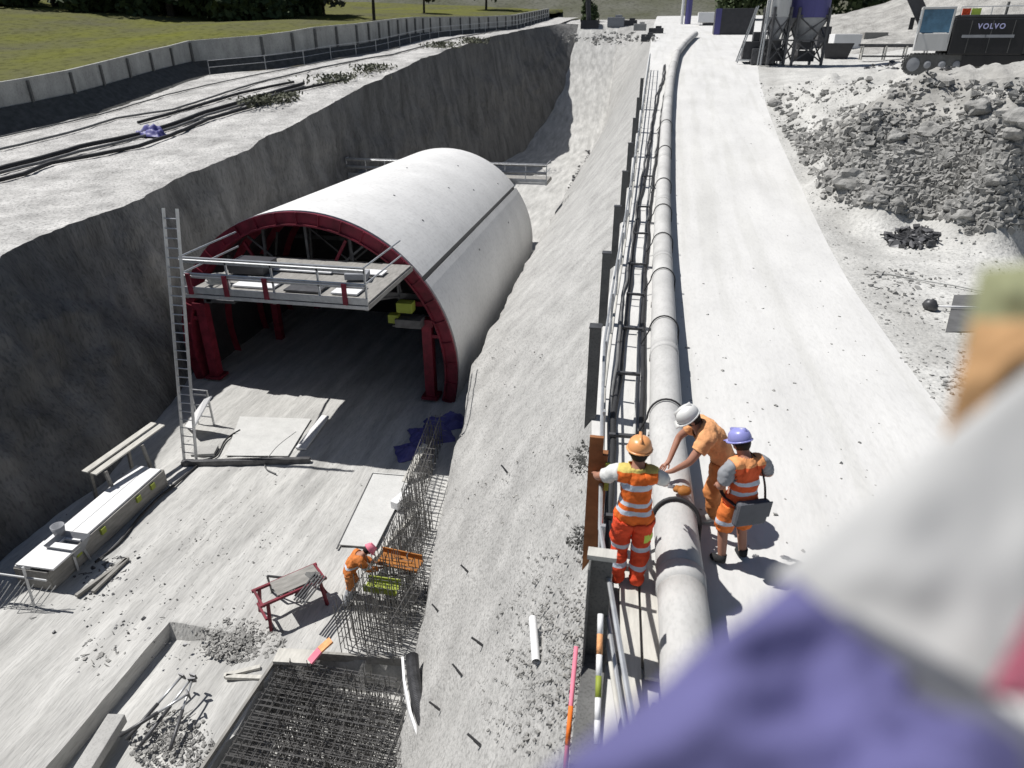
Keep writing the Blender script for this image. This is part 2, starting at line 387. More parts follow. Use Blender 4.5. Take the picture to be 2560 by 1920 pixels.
for X, Y in [(8, 18), (12, 18), (18, 17), (25, 14), (8, 12), (14, 10), (30, 5), (10, 0), (50, 0), (70, 10)]: CP.append((X, Y, 0))
for X, Y in [(25, 30), (40, 30), (70, 30), (25, 45), (60, 45)]: CP.append((X, Y, 4.6 - T(Y)))
for X, Y in [(20, 75), (40, 75), (70, 80), (30, 110), (70, 110)]: CP.append((X, Y, .2))
CPa = np.array(CP)
def rbf(a, bb): return np.sqrt(((a[:, None, :] - bb[None]) ** 2).sum(2) + .3)
A = rbf(CPa[:, :2], CPa[:, :2]) + np.eye(len(CP)) * -.05
W = np.linalg.solve(A, CPa[:, 2])
_gc = {}
def G0(x, y):
    if x < roadR(y): return T(y)
    h = float(np.sqrt(((CPa[:, :2] - (x, y)) ** 2).sum(1) + .3) @ W)
    k = min(1, (x - roadR(y)) / 1.5)
    return T(y) + k * max(h, -.3)
def GR(x, y):
    k = min(1, max(0, (x - roadR(y)) / 1.2)); h = G0(x, y)
    hp = min(1, max(0, h - T(y)) / .8)
    return h + k * (.05 * nz(x, y, 0, .8, 4) + hp * (.34 * nz(x, y, 3, .5, 4) + .16 * nz(x, y, 7, 1.6, 4) + .22 * abs(nz(x * .6, y, 9, 1.1, 2))))
YR = Ys + [116 + 5 * i for i in range(6)]
rows = []
for Y in YR:
    r = []; x0 = topX(min(Y, 112)); x1 = roadR(Y)
    for j in range(22):
        x = x0 + (x1 - x0) * j / 21; r.append(Vector((x, Y, T(Y) - (.02 if j == 0 else 0) + (.012 * nz(x, Y, 0, .7, 2) if 0 < j < 21 else 0))))
    rows.append(r)
b = MB(); b.grid(rows); struct(b.build('road', 'road', smooth=True))
rows = []
for Y in YR[::2] + [YR[-1]]:
    r = []; x1 = roadR(Y)
    for j in range(150):
        x = x1 + (j * .13 if j < 110 else 14.3 + (j - 110) ** 1.6 * .16)
        r.append(Vector((x, Y, GR(x, Y) if j else T(Y) - .001)))
    rows.append(r)
b = MB(); b.grid(rows); rg_ = struct(b.build('right_ground', 'soilmix', smooth=True))
at_ = rg_.data.attributes.new('soil', 'FLOAT', 'POINT')
for i, v in enumerate(rg_.data.vertices):
    x, y, z = v.co; k = min(1, max(0, (z - T(y) - .1) / .9))
    if y > 31: k *= max(.25, 1 - (y - 31) / 6.)
    e = max(0, 1 - abs(x - roadR(y) - .7) / 1.0) * (.5 if y > 13 else 0)
    at_.data[i].value = min(1, max(0, max(k, e) * (1 + .6 * nz(x, y, 2, .6, 2))))
# far ground and hill that closes the view
def hill(x, y):
    base = T(y)
    r = max(0, y - 150)
    return base + 26 * (1 - math.exp(-r / 90.)) + .1 * max(0, y - 200) + 3 * nz(x, y, 0, .01, 4) * min(1, r / 40)
rows = []
for i in range(60):
    Y = 111.9 if i == 0 else 112 + (i ** 1.9) * 1.1
    if i == 1: Y = 114
    if i == 2: Y = 117
    r = []
    for j in range(90):
        x = -420 + j * 9.5
        z = hill(x, Y) - (.25 if Y < 150 else 0) + (.25 * nz(x, Y, 0, .12, 4) if 113 < Y < 200 else 0)
        r.append(Vector((x, Y, z)))
    rows.append(r)
k_ = next(i for i, r in enumerate(rows) if r[0].y > 134)
b = MB(); b.grid(rows[:k_ + 1]); struct(b.build('far_ground', 'ground', smooth=True))
b = MB(); b.grid(rows[k_:]); struct(b.build('hillside', 'field', smooth=True))
# field beyond the retaining wall on the left
def fieldZ(x, y):
    k = wallX(min(max(y, 0), 130)) - x
    return T(y) + itp(y, [(20, 1.6), (60, 1.7), (90, 1.2), (130, 1.0)]) + .04 * max(0, k) + .5 * nz(x, y, 0, .05, 3)
rows = []
for i in range(50):
    Y = -10 + i * 3.4; r = []
    for j in range(50):
        x = wallX(min(max(Y, 0), 130)) - .3 - (j ** 1.55) * .42
        r.append(Vector((x, Y, fieldZ(x, Y) + (0 if j else -.4))))
    rows.append(r)
b = MB(); b.grid(rows); struct(b.build('grass_field', 'grass', smooth=True))
# ground far right / behind camera
one('site_ground', lambda b: b.prism([(-400, -60), (400, -60), (400, -2.05), (-400, -2.05)], -.6, -.3), 'ground')['kind'] = 'structure'

# ------------------------------------------------------------------ tunnel formwork
TA = Vector((-11.4, 21.0, -4.85)); TB = Vector((-12.2, 41.0, -5.45)); TR = 5.32
def tq(a, t, r=TR):
    c = TA.lerp(TB, t); return Vector((c.x + math.cos(a) * r, c.y, c.z + math.sin(a) * r))
tun = empty('tunnel_formwork', (TA.x, TA.y, FZ), 'large pale arched tunnel formwork with dark red end ring standing in the excavated pit', 'formwork')
def P_(o, par=tun):
    o.parent = par; o.matrix_parent_inverse = Matrix.Translation(-Vector(par.location)); return o
A0, A1 = math.radians(-14), math.radians(194)
SEAM = math.radians(37.5)
def shell(b, a0, a1, r1=TR, r0=TR - .14, n=40):
    for (ra, fl) in ((r1, 0), (r0, 1)):
        rows = [[tq(a0 + (a1 - a0) * j / n, i / 24., ra) for j in range(n + 1)] for i in range(25)]
        if fl: rows = rows[::-1]
        b.grid(rows)
    for a in (a0, a1):
        b.grid([[tq(a, i / 24., r0), tq(a, i / 24., r1)] for i in range(25)])
    for t in (0, 1):
        b.grid([[tq(a0 + (a1 - a0) * j / n, t, r0), tq(a0 + (a1 - a0) * j / n, t, r1)] for j in range(n + 1)])
g = math.radians(.9)
P_(one('side_panel', lambda b: shell(b, A0, SEAM - g, n=16), 'form', smooth=False))
P_(one('crown_panel', lambda b: shell(b, SEAM + g, math.pi - SEAM - g, n=44), 'form'))
P_(one('side_panel', lambda b: shell(b, math.pi - SEAM + g, A1, n=16), 'form'))
for sm in (SEAM, math.pi - SEAM):
    P_(one('seam_strip', lambda b: b.grid([[tq(sm - g * 1.4, i / 24., TR - .10), tq(sm + g * 1.4, i / 24., TR - .10)] for i in range(25)]), 'black'))
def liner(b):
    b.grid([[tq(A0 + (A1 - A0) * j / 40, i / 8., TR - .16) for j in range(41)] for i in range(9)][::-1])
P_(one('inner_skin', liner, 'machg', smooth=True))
def dark_screen(b):
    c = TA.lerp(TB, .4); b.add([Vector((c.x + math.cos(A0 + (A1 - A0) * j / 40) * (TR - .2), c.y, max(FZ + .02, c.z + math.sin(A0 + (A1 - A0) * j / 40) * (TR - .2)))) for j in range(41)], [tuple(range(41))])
P_(one('added_dark_screen', dark_screen, 'black'))  # added black screen that keeps the inside of the shell dark
for a, t in [(1.25, .25), (1.05, .5), (1.2, .75), (.95, .2), (.5, .35), (.8, .85), (.45, .7), (1.5, .55), (.9, .62)]:
    q = tq(a, t, TR + .006)
    P_(one('grout_port', lambda b: b.lathe(q, [(.045, -.02), (.045, .012)], 10, rot=Vector((math.cos(a), 0, math.sin(a))).to_track_quat('Z', 'Y').to_matrix()), 'steeld'))
def ring(b, r0, r1, y0, y1, a0=A0, a1=A1, n=60):
    for i in range(n):
        a = a0 + (a1 - a0) * i / n; c = a0 + (a1 - a0) * (i + 1) / n
        vs = []
        for an in (a, c):
            for r in (r0, r1):
                for yy in (y0, y1): vs.append((TA.x + math.cos(an) * r, yy, TA.z + math.sin(an) * r))
        b.add(vs, [(0, 2, 6, 4), (1, 5, 7, 3), (0, 4, 5, 1), (2, 3, 7, 6)])
def endring(b):
    ring(b, TR - .42, TR - .02, 20.80, 20.9)
    ring(b, TR - .46, TR - .40, 20.72, 21.4)
    for i in range(25):
        a = A0 + (A1 - A0) * i / 24
        q = Matrix.Rotation(-a, 3, 'Y')
        b.box((TA.x + math.cos(a) * (TR - .22), 20.76, TA.z + math.sin(a) * (TR - .22)), (.38, .08, .025), rot=q)
P_(one('end_ring', endring, 'red'))
for k in range(1, 8):
    t = k / 8.
    def rib(b, t=t):
        c = TA.lerp(TB, t)
        rows = [[Vector((c.x + math.cos(a) * r, c.y, c.z + math.sin(a) * r)) for a in [A0 + (A1 - A0) * j / 36 for j in range(37)]] for r in (TR - .15, TR - .45)]
        b.grid(rows)
    P_(one('arch_rib', rib, 'red'))
def legs(sx):
    def f(b):
        x = TA.x + sx * 4.28
        b.box((x, 20.9, -4.45), (.34, .34, 2.9)); b.box((x + sx * .0, 20.9, -5.95), (.6, .6, .1))
        b.box((x, 20.7, -3.1), (.5, .06, .25)); b.box((x + sx * .28, 20.85, -3.6), (.35, .12, .12))
    return f
P_(one('front_leg', legs(1), 'red')); P_(one('front_leg', legs(-1), 'red'))
def truss(b):
    for yy in (21.3, 25, 29, 33, 37):
        dz = -(yy - 21) * .03; dx = -(yy - 21) * .04
        cx = TA.x + dx; z0 = -2.35 + dz
        b.box((cx, yy, z0), (8.9, .16, .2))
        for x in (-3.3, -1.7, 0, 1.7, 3.3):
            zt = TA.z + dz + math.sqrt((TR - .45) ** 2 - x * x)
            b.bar((cx + x, yy, z0), (cx + x * .93, yy, zt), .09)
        for x in (-1.7, 1.7): b.bar((cx, yy, z0), (cx + x * 1.3, yy, TA.z + dz + math.sqrt((TR - .5) ** 2 - (x * 1.3) ** 2)), .07)
P_(one('inner_truss', truss, 'steeld'))
def trussr(b):
    b.bar((-11.0, 21.15, -2.3), (-9.9, 21.15, -.5), .09); b.bar((-12.9, 21.15, -2.3), (-13.7, 21.15, -.75), .09)
    for x in (-15.2, -7.6): b.box((x, 21.1, -2.55), (.9, .14, .16))
P_(one('red_brace', lambda b: b.bar((-11.0, 21.15, -2.3), (-9.9, 21.15, -.5), .09), 'red')); P_(one('red_brace', lambda b: b.bar((-12.9, 21.15, -2.3), (-13.7, 21.15, -.75), .09), 'red'))
for x in (-15.2, -7.6): P_(one('red_beam', lambda b: b.box((x, 21.1, -2.55), (.9, .14, .16)), 'red'))
for x in (-15.1, -7.65):
    for yy in (25, 29, 33, 37):
        P_(one('inner_post', lambda b: b.box((x - (yy - 21) * .04, yy, -4.4 - (yy - 21) * .02), (.28, .28, 3.2)), 'red'))
def platform(name, x0, x1, y0, y1, zd, label=None, reds=(), rail=1.02, side='both'):
    pe = P_(bpy.data.objects.new(name, None)); COL.objects.link(pe); pe.location = (0, 0, 0)
    def deck(b):
        b.box(((x0 + x1) / 2, (y0 + y1) / 2, zd - .03), (x1 - x0, y1 - y0, .05))
        n = int((x1 - x0) / 2)
        for i in range(n + 1): b.box((x0 + (x1 - x0) * i / n, (y0 + y1) / 2, zd - .13), (.09, y1 - y0 + .1, .14))
    def toe(b):
        b.box(((x0 + x1) / 2, y0 - .02, zd + .05), (x1 - x0 + .1, .035, .19)); b.box(((x0 + x1) / 2, y0 - .04, zd - .12), (x1 - x0 + .1, .05, .1))
    def rails(b):
        for h in (.55, rail):
            b.tube([(x0, y0, zd + h), (x1, y0, zd + h)], .026, 6); b.tube([(x0, y0 - .03, zd + h - .06), (x1, y0 - .03, zd + h - .06)], .02, 4)
            if side != 'none':
                for x in (x0, x1): b.tube([(x, y0, zd + h), (x, y0 + (y1 - y0) * .78, zd + h)], .026, 6)
    def boards(b):
        b.box(((x0 + x1) / 2, y0 + .03, zd + .93), (x1 - x0, .03, .15)); b.box(((x0 + x1) / 2, y0 + .03, zd + .48), (x1 - x0, .03, .15))
    def ob(n, fn, m):
        o = one(n, fn, m); o.parent = pe; return o
    pe.matrix_parent_inverse = Matrix.Translation(-Vector(tun.location))
    ob('deck', deck, 'timberg'); ob('toe_board', toe, 'steel'); ob('guard_rail', rails, 'steel'); ob('rail_board', boards, 'timberg' if side == 'back' else 'steel')
    n = max(3, int((x1 - x0) / 1.25))
    for i in range(n + 1):
        x = x0 + (x1 - x0) * i / n
        ob('rail_post', lambda b: (b.box((x, y0 + .04, zd + rail / 2), (.05, .05, rail))), 'steel')
    for x in reds:
        ob('red_clamp', lambda b: b.box((x, y0 - .07, zd + .25), (.13, .06, .62)), 'red')
    return pe
pf = platform('front_platform', -13.1, -7.5, 16.9, 20.68, -1.08, reds=(-12.9, -11.75, -10.5, -8.1))
o = one('white_sheet', lambda b: (b.box((-11.3, 17.9, -1.03), (1.3, .9, .05)), b.box((-8.4, 17.8, -1.03), (.8, .8, .05)), b.box((-10.6, 19.4, -1.02), (2.0, .5, .04)), b.box((-8.9, 19.5, -1.02), (1.9, .5, .04))), 'white'); o.parent = pf
o = one('dark_hatch', lambda b: b.box((-9.7, 17.8, -1.025), (1.1, .9, .05)), 'steeld'); o.parent = pf
pb = platform('rear_platform', -18.9, -6.2, 41.6, 43.6, -2.0, side='back')
o = one('hoist_unit', lambda b: (b.box((-7.75, 20.6, -2.5), (.55, .4, .35)), b.box((-8.15, 20.5, -2.9), (.35, .3, .3))), 'yellow', bevel=.02); P_(o)
o = one('hydraulic_box', lambda b: (b.box((-7.6, 20.5, -3.0), (.9, .5, .3)), b.box((-7.7, 20.55, -3.16), (1.0, .3, .06))), 'steeld', bevel=.01); P_(o)
o = one('hydraulic_box', lambda b: (b.box((-14.6, 20.6, -2.75), (1.1, .3, .12)), b.box((-15.1, 20.6, -2.6), (.3, .3, .5))), 'steeld', bevel=.01); P_(o)
def hangers(b):
    for x in (-13.2, -12.2, -10.8, -9.6, -8.8, -8.0): b.bar((x, 20.7, -1.25), (x, 20.7, -2.3), .07); b.bar((x, 17.4, -1.26), (x, 20.7, -2.2), .06)
P_(one('deck_bracket', hangers, 'steeld'))
tag(one('tool_crate', lambda b: (b.box((-12.15, 19.0, -.88), (1.2, .9, .3)), b.box((-12.15, 19.0, -.72), (1.24, .94, .04))), 'machg', bevel=.01), 'dark flat tool crate at the left end of the front work platform', 'crate')
tag(one('grey_case', lambda b: b.box((-8.6, 18.9, -.93), (.7, .5, .2), rz=.2), 'tee', bevel=.02), 'grey case lying at the right end of the front work platform', 'case')
# coiled hose lying on platform
hz = []
for i in range(90):
    a = i * .42; hz.append((-12.5 + math.cos(a) * (.32 + .03 * math.sin(i)), 17.6 + math.sin(a) * .3, -.99 + i * .0022))
tag(one('coiled_hose', lambda b: b.tube(hz, .022, 5), 'hosel', smooth=True), 'pale coiled hose lying on the left end of the front work platform', 'hose')
# ------------------------------------------------------------------ ladder
la, lb = Vector((-13.2, 15.5, FZ)), Vector((-12.9, 16.72, 1.36))
lad = empty('ladder', la, 'tall aluminium ladder leaning on the left end of the work platform', 'ladder')
sx = Vector((.21, 0, 0)); d = lb - la
for s in (-1, 1):
    o = one('side_rail', lambda b: b.bar(sx * s, d + sx * s, .035, .085), 'steel', lad)
nr = int(d.length / .27)
for i in range(1, nr):
    q = d * (i / nr)
    one('rung', lambda b: b.tube([q - sx, q + sx], .016, 6), 'steel', lad)
# ------------------------------------------------------------------ left retaining wall
def wallbase(Y): return Vector((wallX(Y), Y, T(Y) - itp(Y, DZ) - .3))
def wallH(Y): return itp(Y, [(20, 1.45), (48, 1.55), (58, 1.9), (75, 1.75), (100, 1.55), (130, 1.5)])
rw = empty('retaining_wall', wallbase(30), 'long grey panelled retaining wall with posts below the grass field', 'wall')
YW = [20 + 2.55 * i for i in range(13)] + [53.5 + 2.1 * i for i in range(37)]
for i, (a, c) in enumerate(zip(YW, YW[1:])):
    pa, pc = wallbase(a), wallbase(c); ha = wallH(a); hc = wallH(c)
    def pan(b):
        t = .12
        b.add([pa, pc, pc + Vector((0, 0, hc)), pa + Vector((0, 0, ha)), pa + Vector((-t, 0, 0)), pc + Vector((-t, 0, 0)), pc + Vector((-t, 0, hc)), pa + Vector((-t, 0, ha))],
              [(0, 1, 2, 3), (5, 4, 7, 6), (3, 2, 6, 7), (0, 3, 7, 4), (1, 5, 6, 2)])
        b.add([pa + Vector((.03, 0, ha - .12)), pc + Vector((.03, 0, hc - .12)), pc + Vector((.03, 0, hc + .03)), pa + Vector((.03, 0, ha + .03)), pa + Vector((-t - .03, 0, ha + .03)), pc + Vector((-t - .03, 0, hc + .03))], [(0, 1, 2, 3), (3, 2, 5, 4)])
    P_(one('wall_panel', pan, 'concd'), rw)
    P_(one('wall_post', lambda b: b.box(pa + Vector((.06, 0, ha / 2 - .05)), (.14, .12 if a < 50 else .2, ha - .1)), 'beam'), rw)
# guard rail along the back of the bank
fr = empty('guard_fence', Vector((backX(60), 60, T(60))), 'thin two-rail guard fence along the back edge of the left bank', 'fence')
pts = [Vector((backX(Y) + .15, Y, T(Y))) for Y in [50 + 2.6 * i for i in range(29)]]
P_(one('rail', lambda b: (b.tube([q + Vector((0, 0, 1.0)) for q in pts], .022, 5), b.tube([q + Vector((0, 0, .55)) for q in pts], .018, 5)), 'steel'), fr)
for q in pts: P_(one('fence_post', lambda b: b.bar(q, q + Vector((0, 0, 1.05)), .045), 'steel'), fr)
# site hoarding & bright green panel at the end of the wall
# hoses over the left bank
def hose(name, pix, r, m, label, group='hoses on the left bank', fn=None, jit=0.05, z=0.):
    pts = []
    W3 = [atF(px, py, fn) for px, py in pix]
    for a, c in zip(W3, W3[1:]):
        n = max(2, int((c - a).length / .6))
        for i in range(n):
            q = a.lerp(c, i / n); q.x += jit * nz(q.x, q.y, len(pix), .9, 2) * 2; q.z = T(q.y) + r + z + .04; pts.append(q)
    q = W3[-1].copy(); q.z += r + .04; pts.append(q)
    return tag(one(name, lambda b: b.tube(pts, r, 6), m, smooth=True), label, 'hose', group)
hose('hose', [(-20, 383), (174, 337), (289, 301), (434, 278), (640, 211), (790, 175), (980, 140), (1250, 78)], .06, 'hoseg', 'grey hose on the left bank, farthest from the pit and beside the fence')
hose('hose', [(-20, 350), (250, 290), (420, 240), (640, 190), (800, 158), (1000, 122)], .04, 'hoseg', 'thin grey line at the foot of the guard fence')
hose('hose', [(347, 313), (460, 280), (600, 238), (735, 210)], .085, 'hose', 'short straight black pipe lying between the grey and the black hoses')
hose('hose', [(-20, 436), (100, 405), (200, 375), (360, 340), (420, 322), (520, 285), (640, 250), (760, 215)], .11, 'hose', 'thick black hose pair crossing the bank past the blue tarp')
hose('hose', [(-20, 444), (100, 414), (200, 385), (360, 346), (420, 330), (520, 293), (640, 256), (760, 221)], .07, 'hoseg', 'dark grey hose running tight against the thick black hose')
hose('hose', [(-20, 464), (60, 444), (130, 415), (200, 402), (350, 372), (430, 345), (520, 305), (640, 270), (720, 235), (860, 205)], .09, 'hose', 'black hose nearest the pit edge on the left bank')
def crumple(name, c, sx, sy, h, m, label, cat, seed=0, rz=0, n=22, group=None, parent=None):
    b = MB(); q = Matrix.Rotation(rz, 3, 'Z')
    for sgn in (1, 0):
        rows = []
        for i in range(n + 1):
            r = []
            for j in range(n + 1):
                u = i / n * 2 - 1; v = j / n * 2 - 1
                k = max(0, 1 - max(abs(u), abs(v)) ** 3)
                z = k * h * (.6 + .8 * nz(u * 1.6 + seed, v * 1.6, seed, 1, 3)) * sgn + (0.012 if sgn else 0)
                e = 1 + .16 * nz(u + seed, v, 9, 1.3, 2)
                r.append(Vector(c) + q @ Vector((u * sx * e, v * sy * e, max(z, .012 if sgn else 0))))
            rows.append(r)
        if not sgn: rows = rows[::-1]
        b.grid(rows)
    o = b.build(name, m, parent, smooth=True)
    if label: tag(o, label, cat, group)
    return o
q = atF(380, 340); crumple('tarp', q, .75, .5, .5, 'blue', 'crumpled blue tarp lying over the hoses on the left bank', 'tarp', 2)

# ------------------------------------------------------------------ pipeline and railing beside the road
def pipeX(Y): return itp(Y, [(2, .66), (4.8, .71), (9, .53), (12, .50), (20, .44), (27, .42), (38, .45), (46, .55), (52, .7), (60, 1.05), (68, 1.8), (78, 3.0)])
def PY_(r, Y0, Y1, st, dx=0, dz=0):
    out = []; Y = Y0
    while Y <= Y1: out.append(Vector((pipeX(Y) + dx, Y, T(Y) + dz))); Y += st
    return out
pl = empty('pipeline', (pipeX(10), 10, 0), 'large pale pipe running along the left edge of the dusty road', 'pipe')
segs = [(2.2, 5.72)] + [(5.72 + 6 * i, 11.72 + 6 * i) for i in range(12)]
for a, c in segs:
    P_(one('pipe_section', lambda b: b.tube(PY_(0, a, c - .02, .5, dz=.31) + [Vector((pipeX(c - .02), c - .02, T(c - .02) + .31))], .252, 24), 'pipe', smooth=True), pl)
    P_(one('coupling', lambda b: b.tube([(pipeX(c), c - .12, T(c) + .31), (pipeX(c), c + .12, T(c) + .31)], .261, 24), 'pipe', smooth=True), pl)
for Y in [3.2 + 3 * i for i in range(17)]:
    P_(one('cradle', lambda b: b.box((pipeX(Y), Y, T(Y) + .03), (.5, .2, .08)), 'timberg'), pl)
def arcstrap(Y, r=.018, m='hose', x0=-.42):
    pts = []
    for i in range(13):
        a = math.pi - i / 12 * math.pi * .95
        pts.append((pipeX(Y) + math.cos(a) * .285, Y + .12 * math.sin(i / 12 * 3.1) , T(Y) + .31 + math.sin(a) * .285))
    pts = [(pipeX(Y) + x0, Y - .25, T(Y) + .12)] + pts + [(pipeX(Y) + .29, Y, T(Y) + .05)]
    return lambda b: b.tube(pts, r, 6)
for k, Y in enumerate([6.75, 9.3, 12.9, 16.2, 19.4, 22.6, 26, 31, 36]):
    tag(one('strap', arcstrap(Y, .026 if k < 1 else .017), 'hose', smooth=True), ['thick black cable looped over the pipe beside the worker with the orange helmet', 'black strap looped over the pipe just behind the orange helmet'][k] if k < 2 else 'thin black strap looped over the pale pipe', 'strap', 'straps looped over the pipe')
# hoses and cables between railing and pipe
def cab(name, off, r, m, label, wob_=.05, z=0., Y0=6.3, Y1=56, sd=0):
    pts = []; Y = Y0
    while Y < Y1:
        pts.append(Vector((itp(Y, off) + wob_ * nz(Y, sd, 0, .55, 2), Y, T(Y) + r + z + .02 * nz(Y, sd, 4, 1, 2)))); Y += .35
    return tag(one(name, lambda b: b.tube(pts, r, 7), m, smooth=True), label, 'hose', 'hoses beside the pipe')
cab('hose', [(3, .26), (8, .17), (14, .08), (24, .0), (44, .3), (50, .6)], .045, 'hose', 'black hose lying nearest the pale pipe', .05, sd=1)
cab('hose', [(3, .20), (8, .10), (14, .0), (24, -.08), (44, .2), (50, .5)], .028, 'hosel', 'thin pale hose beside the black hose', .05, sd=2)
cab('hose', [(3, -.05), (8, -.2), (14, -.30), (24, -.34), (44, -.1), (50, .2)], .05, 'hose', 'black hose lying under the guard rail', .06, sd=3)
cab('hose', [(3, -.12), (8, -.28), (14, -.40), (24, -.44), (44, -.2), (50, .1)], .035, 'hoseg', 'grey hose lying under the guard rail', .07, sd=4)
for i, Y in enumerate([6.1, 7.0, 9.0, 11.2, 13.4, 15.6, 18, 21, 24, 28]):
    tag(one('spacer', lambda b: b.box(((pipeX(Y) - .62), Y, T(Y) + .13), (.42, .06, .05), rz=.05 * math.sin(i)), 'steeld'), 'short dark steel spacer bridging the hoses beside the pipe', 'spacer', 'spacers between the hoses')
rl = empty('guard_rail_fence', (topX(8) + .12, 8, 0), 'slim galvanised two-rail guard rail between the slope and the pipe', 'railing')
rp = [Vector((topX(Y) + itp(Y, [(3.2, .22), (5.4, .0), (8, .08), (14, .16)]), Y, T(Y))) for Y in [3.2 + 2.4 * i for i in range(22)]]
P_(one('top_rail', lambda b: b.tube([q + Vector((0, 0, 1.02)) for q in rp], .024, 7), 'steel'), rl)
P_(one('mid_rail', lambda b: b.tube([q + Vector((.02, 0, .55)) for q in rp], .02, 7), 'steel'), rl)
P_(one('low_rail', lambda b: b.tube([q + Vector((.05, 0, .2)) for q in rp], .03, 7), 'timber'), rl)
for q in rp: P_(one('rail_post', lambda b: b.bar(q + Vector((.03, 0, -.1)), q + Vector((.03, 0, 1.06)), .045), 'steel'), rl)
def hbeam(b, h, w=.17, d=.17):
    b.box((0, d / 2, h / 2 - .5), (w, .02, h + 1)); b.box((0, -d / 2, h / 2 - .5), (w, .02, h + 1)); b.box((0, 0, h / 2 - .5), (.015, d - .02, h + 1))
hp = empty('soldier_pile', (0, 0, 0), '', 'pile', 'steel piles along the crest of the slope')
one('pile_beam', lambda b: hbeam(b, 1.55), 'beam', hp); one('pile_cap', lambda b: b.box((0, 0, 1.56), (.19, .2, .02)), 'steeld', hp)
PN = ['dark steel pile beside the back of the orange-helmeted worker', 'second dark steel pile up the slope crest from the rusty post', 'third dark steel pile up the slope crest from the rusty post', 'fourth dark steel pile up the slope crest from the rusty post', 'fifth dark steel pile up the slope crest from the rusty post']
for i, Y in enumerate([9.75, 13.9, 18.3, 22.7, 27, 31.5, 36, 41]):
    loc = (topX(Y) - .02, Y, T(Y))
    lb_ = (PN + ['sixth dark steel pile up the slope crest from the rusty post', 'seventh dark steel pile up the slope crest, small in the distance', 'farthest dark steel pile on the slope crest, near the bend of the pipe'])[i]
    if i == 0: hp.location = loc; hp['label'] = 'dark steel pile nearest behind the rusty orange post'
    else: dup(hp, loc, None, lb_)
rp2 = empty('rusty_post', (topX(6.4) - .03, 6.4, 0), 'rusty orange steel post standing on the slope crest left of the orange-helmeted worker', 'post')
one('post_beam', lambda b: (b.box((0, -.02, .62), (.15, .05, 2.0)), b.box((.1, .02, .5), (.06, .12, 1.8))), ['rust'], rp2)
one('yellow_mark', lambda b: (b.box((.14, -.06, 1.15), (.05, .04, .35)), b.box((.14, -.06, .35), (.05, .04, .25))), 'yellow', rp2)
pp = empty('steel_plate_post', (topX(4.9) - .02, 4.9, 0), 'wide dark steel plate pile at the near end of the slope crest', 'pile')
one('plate', lambda b: (b.box((0, 0, .1), (.2, .06, 2.3)), b.box((-.1, -.1, .1), (.02, .2, 2.3)), b.box((0, .5, -.35), (.2, 1.0, 1.2)), b.box((.0, -.6, -.45), (.22, 1.2, 1.0))), 'beam', pp, bevel=.005)
one('cap_board', lambda b: b.box((0, 0, 1.27), (.26, .12, .05)), 'timber', pp)
tag(one('plank', lambda b: b.prism([tuple(at(*q, .1)[:2]) for q in ((1560, 1900), (1612, 1900), (1590, 1330), (1545, 1330))], .05, .1), 'timber', bevel=.005), 'narrow pale plank laid left of the gap at the worker\'s feet', 'plank', 'walkway planks')
tag(one('plank', lambda b: b.prism([tuple(at(*q, .1)[:2]) for q in ((1612, 1690), (1690, 1705), (1636, 1400), (1598, 1400))], .05, .1), 'timber', bevel=.005), 'wide pale plank under the feet of the worker in the orange helmet', 'plank', 'walkway planks')
tag(one('sleeper', lambda b: (b.box((.15, 4.9, .012), (.6, .14, .03))), 'timberg'), 'dark timber sleeper under the near ends of the planks', 'sleeper', 'sleepers under the planks')
tag(one('sleeper', lambda b: (b.box((.12, 6.3, .012), (.6, .14, .03))), 'timberg'), 'dark timber sleeper under the far ends of the planks', 'sleeper', 'sleepers under the planks')
tag(one('marker_pole', lambda b: (b.tube([(-.30, 3.85, -.5), (-.32, 4.75, .25)], .022, 8, m=0), b.tube([(-.305, 4.1, -.29), (-.31, 4.35, -.08)], .023, 8, m=1)), ['pink', 'orange'], smooth=True), 'pink and orange marker pole lying against the dark plate post', 'pole')
def lp(b):
    a, c = Vector((-.04, 3.7, .35)), Vector((-.11, 4.55, .9))
    for i, m in enumerate([0, 0, 1, 0, 2, 0]): b.tube([a.lerp(c, i / 6), a.lerp(c, (i + 1) / 6)], .026, 8, m=m)
tag(one('striped_pole', lp, ['white', 'yellow', 'orangel'], smooth=True), 'pale pole with yellow and orange bands leaning beside the railing', 'pole')
tag(one('plastic_pipe', lambda b: b.tube([at(1332, 1545, -1.05), at(1340, 1655, -1.05)], .05, 12, caps=False), 'white', smooth=True), 'short white plastic pipe lying on the shotcrete slope', 'pipe')
# drain hose at the foot of the slope
dpts = [at(1030, 1640, -5.2), at(1035, 1700, -5.25), at(1052, 1780, -5.3), at(1080, 1860, -5.35), at(1110, 1960, -5.4)]
def smoothp(P, n=8):
    out = []
    for i in range(len(P) - 1):
        p0 = P[max(i - 1, 0)]; p1 = P[i]; p2 = P[i + 1]; p3 = P[min(i + 2, len(P) - 1)]
        for k in range(n):
            t = k / n; out.append(.5 * ((2 * p1) + (p2 - p0) * t + (2 * p0 - 5 * p1 + 4 * p2 - p3) * t * t + (3 * p1 - p0 - 3 * p2 + p3) * t ** 3))
    return out + [P[-1]]
dp = smoothp(dpts, 40)
tag(one('drain_pipe', lambda b: b.tube(dp, .12, 12, rs=[.115 + .012 * (i % 2) for i in range(len(dp))]), 'steeld'), 'dark corrugated drain pipe curving along the toe of the slope', 'pipe')
tag(one('edge_board', lambda b: [b.bar(dpts[i] + Vector((-.2, 0, -.2)), dpts[i + 1] + Vector((-.2, 0, -.2)), .05, .3) for i in range(4)], 'white'), 'white board standing along the drain pipe at the toe of the slope', 'board')
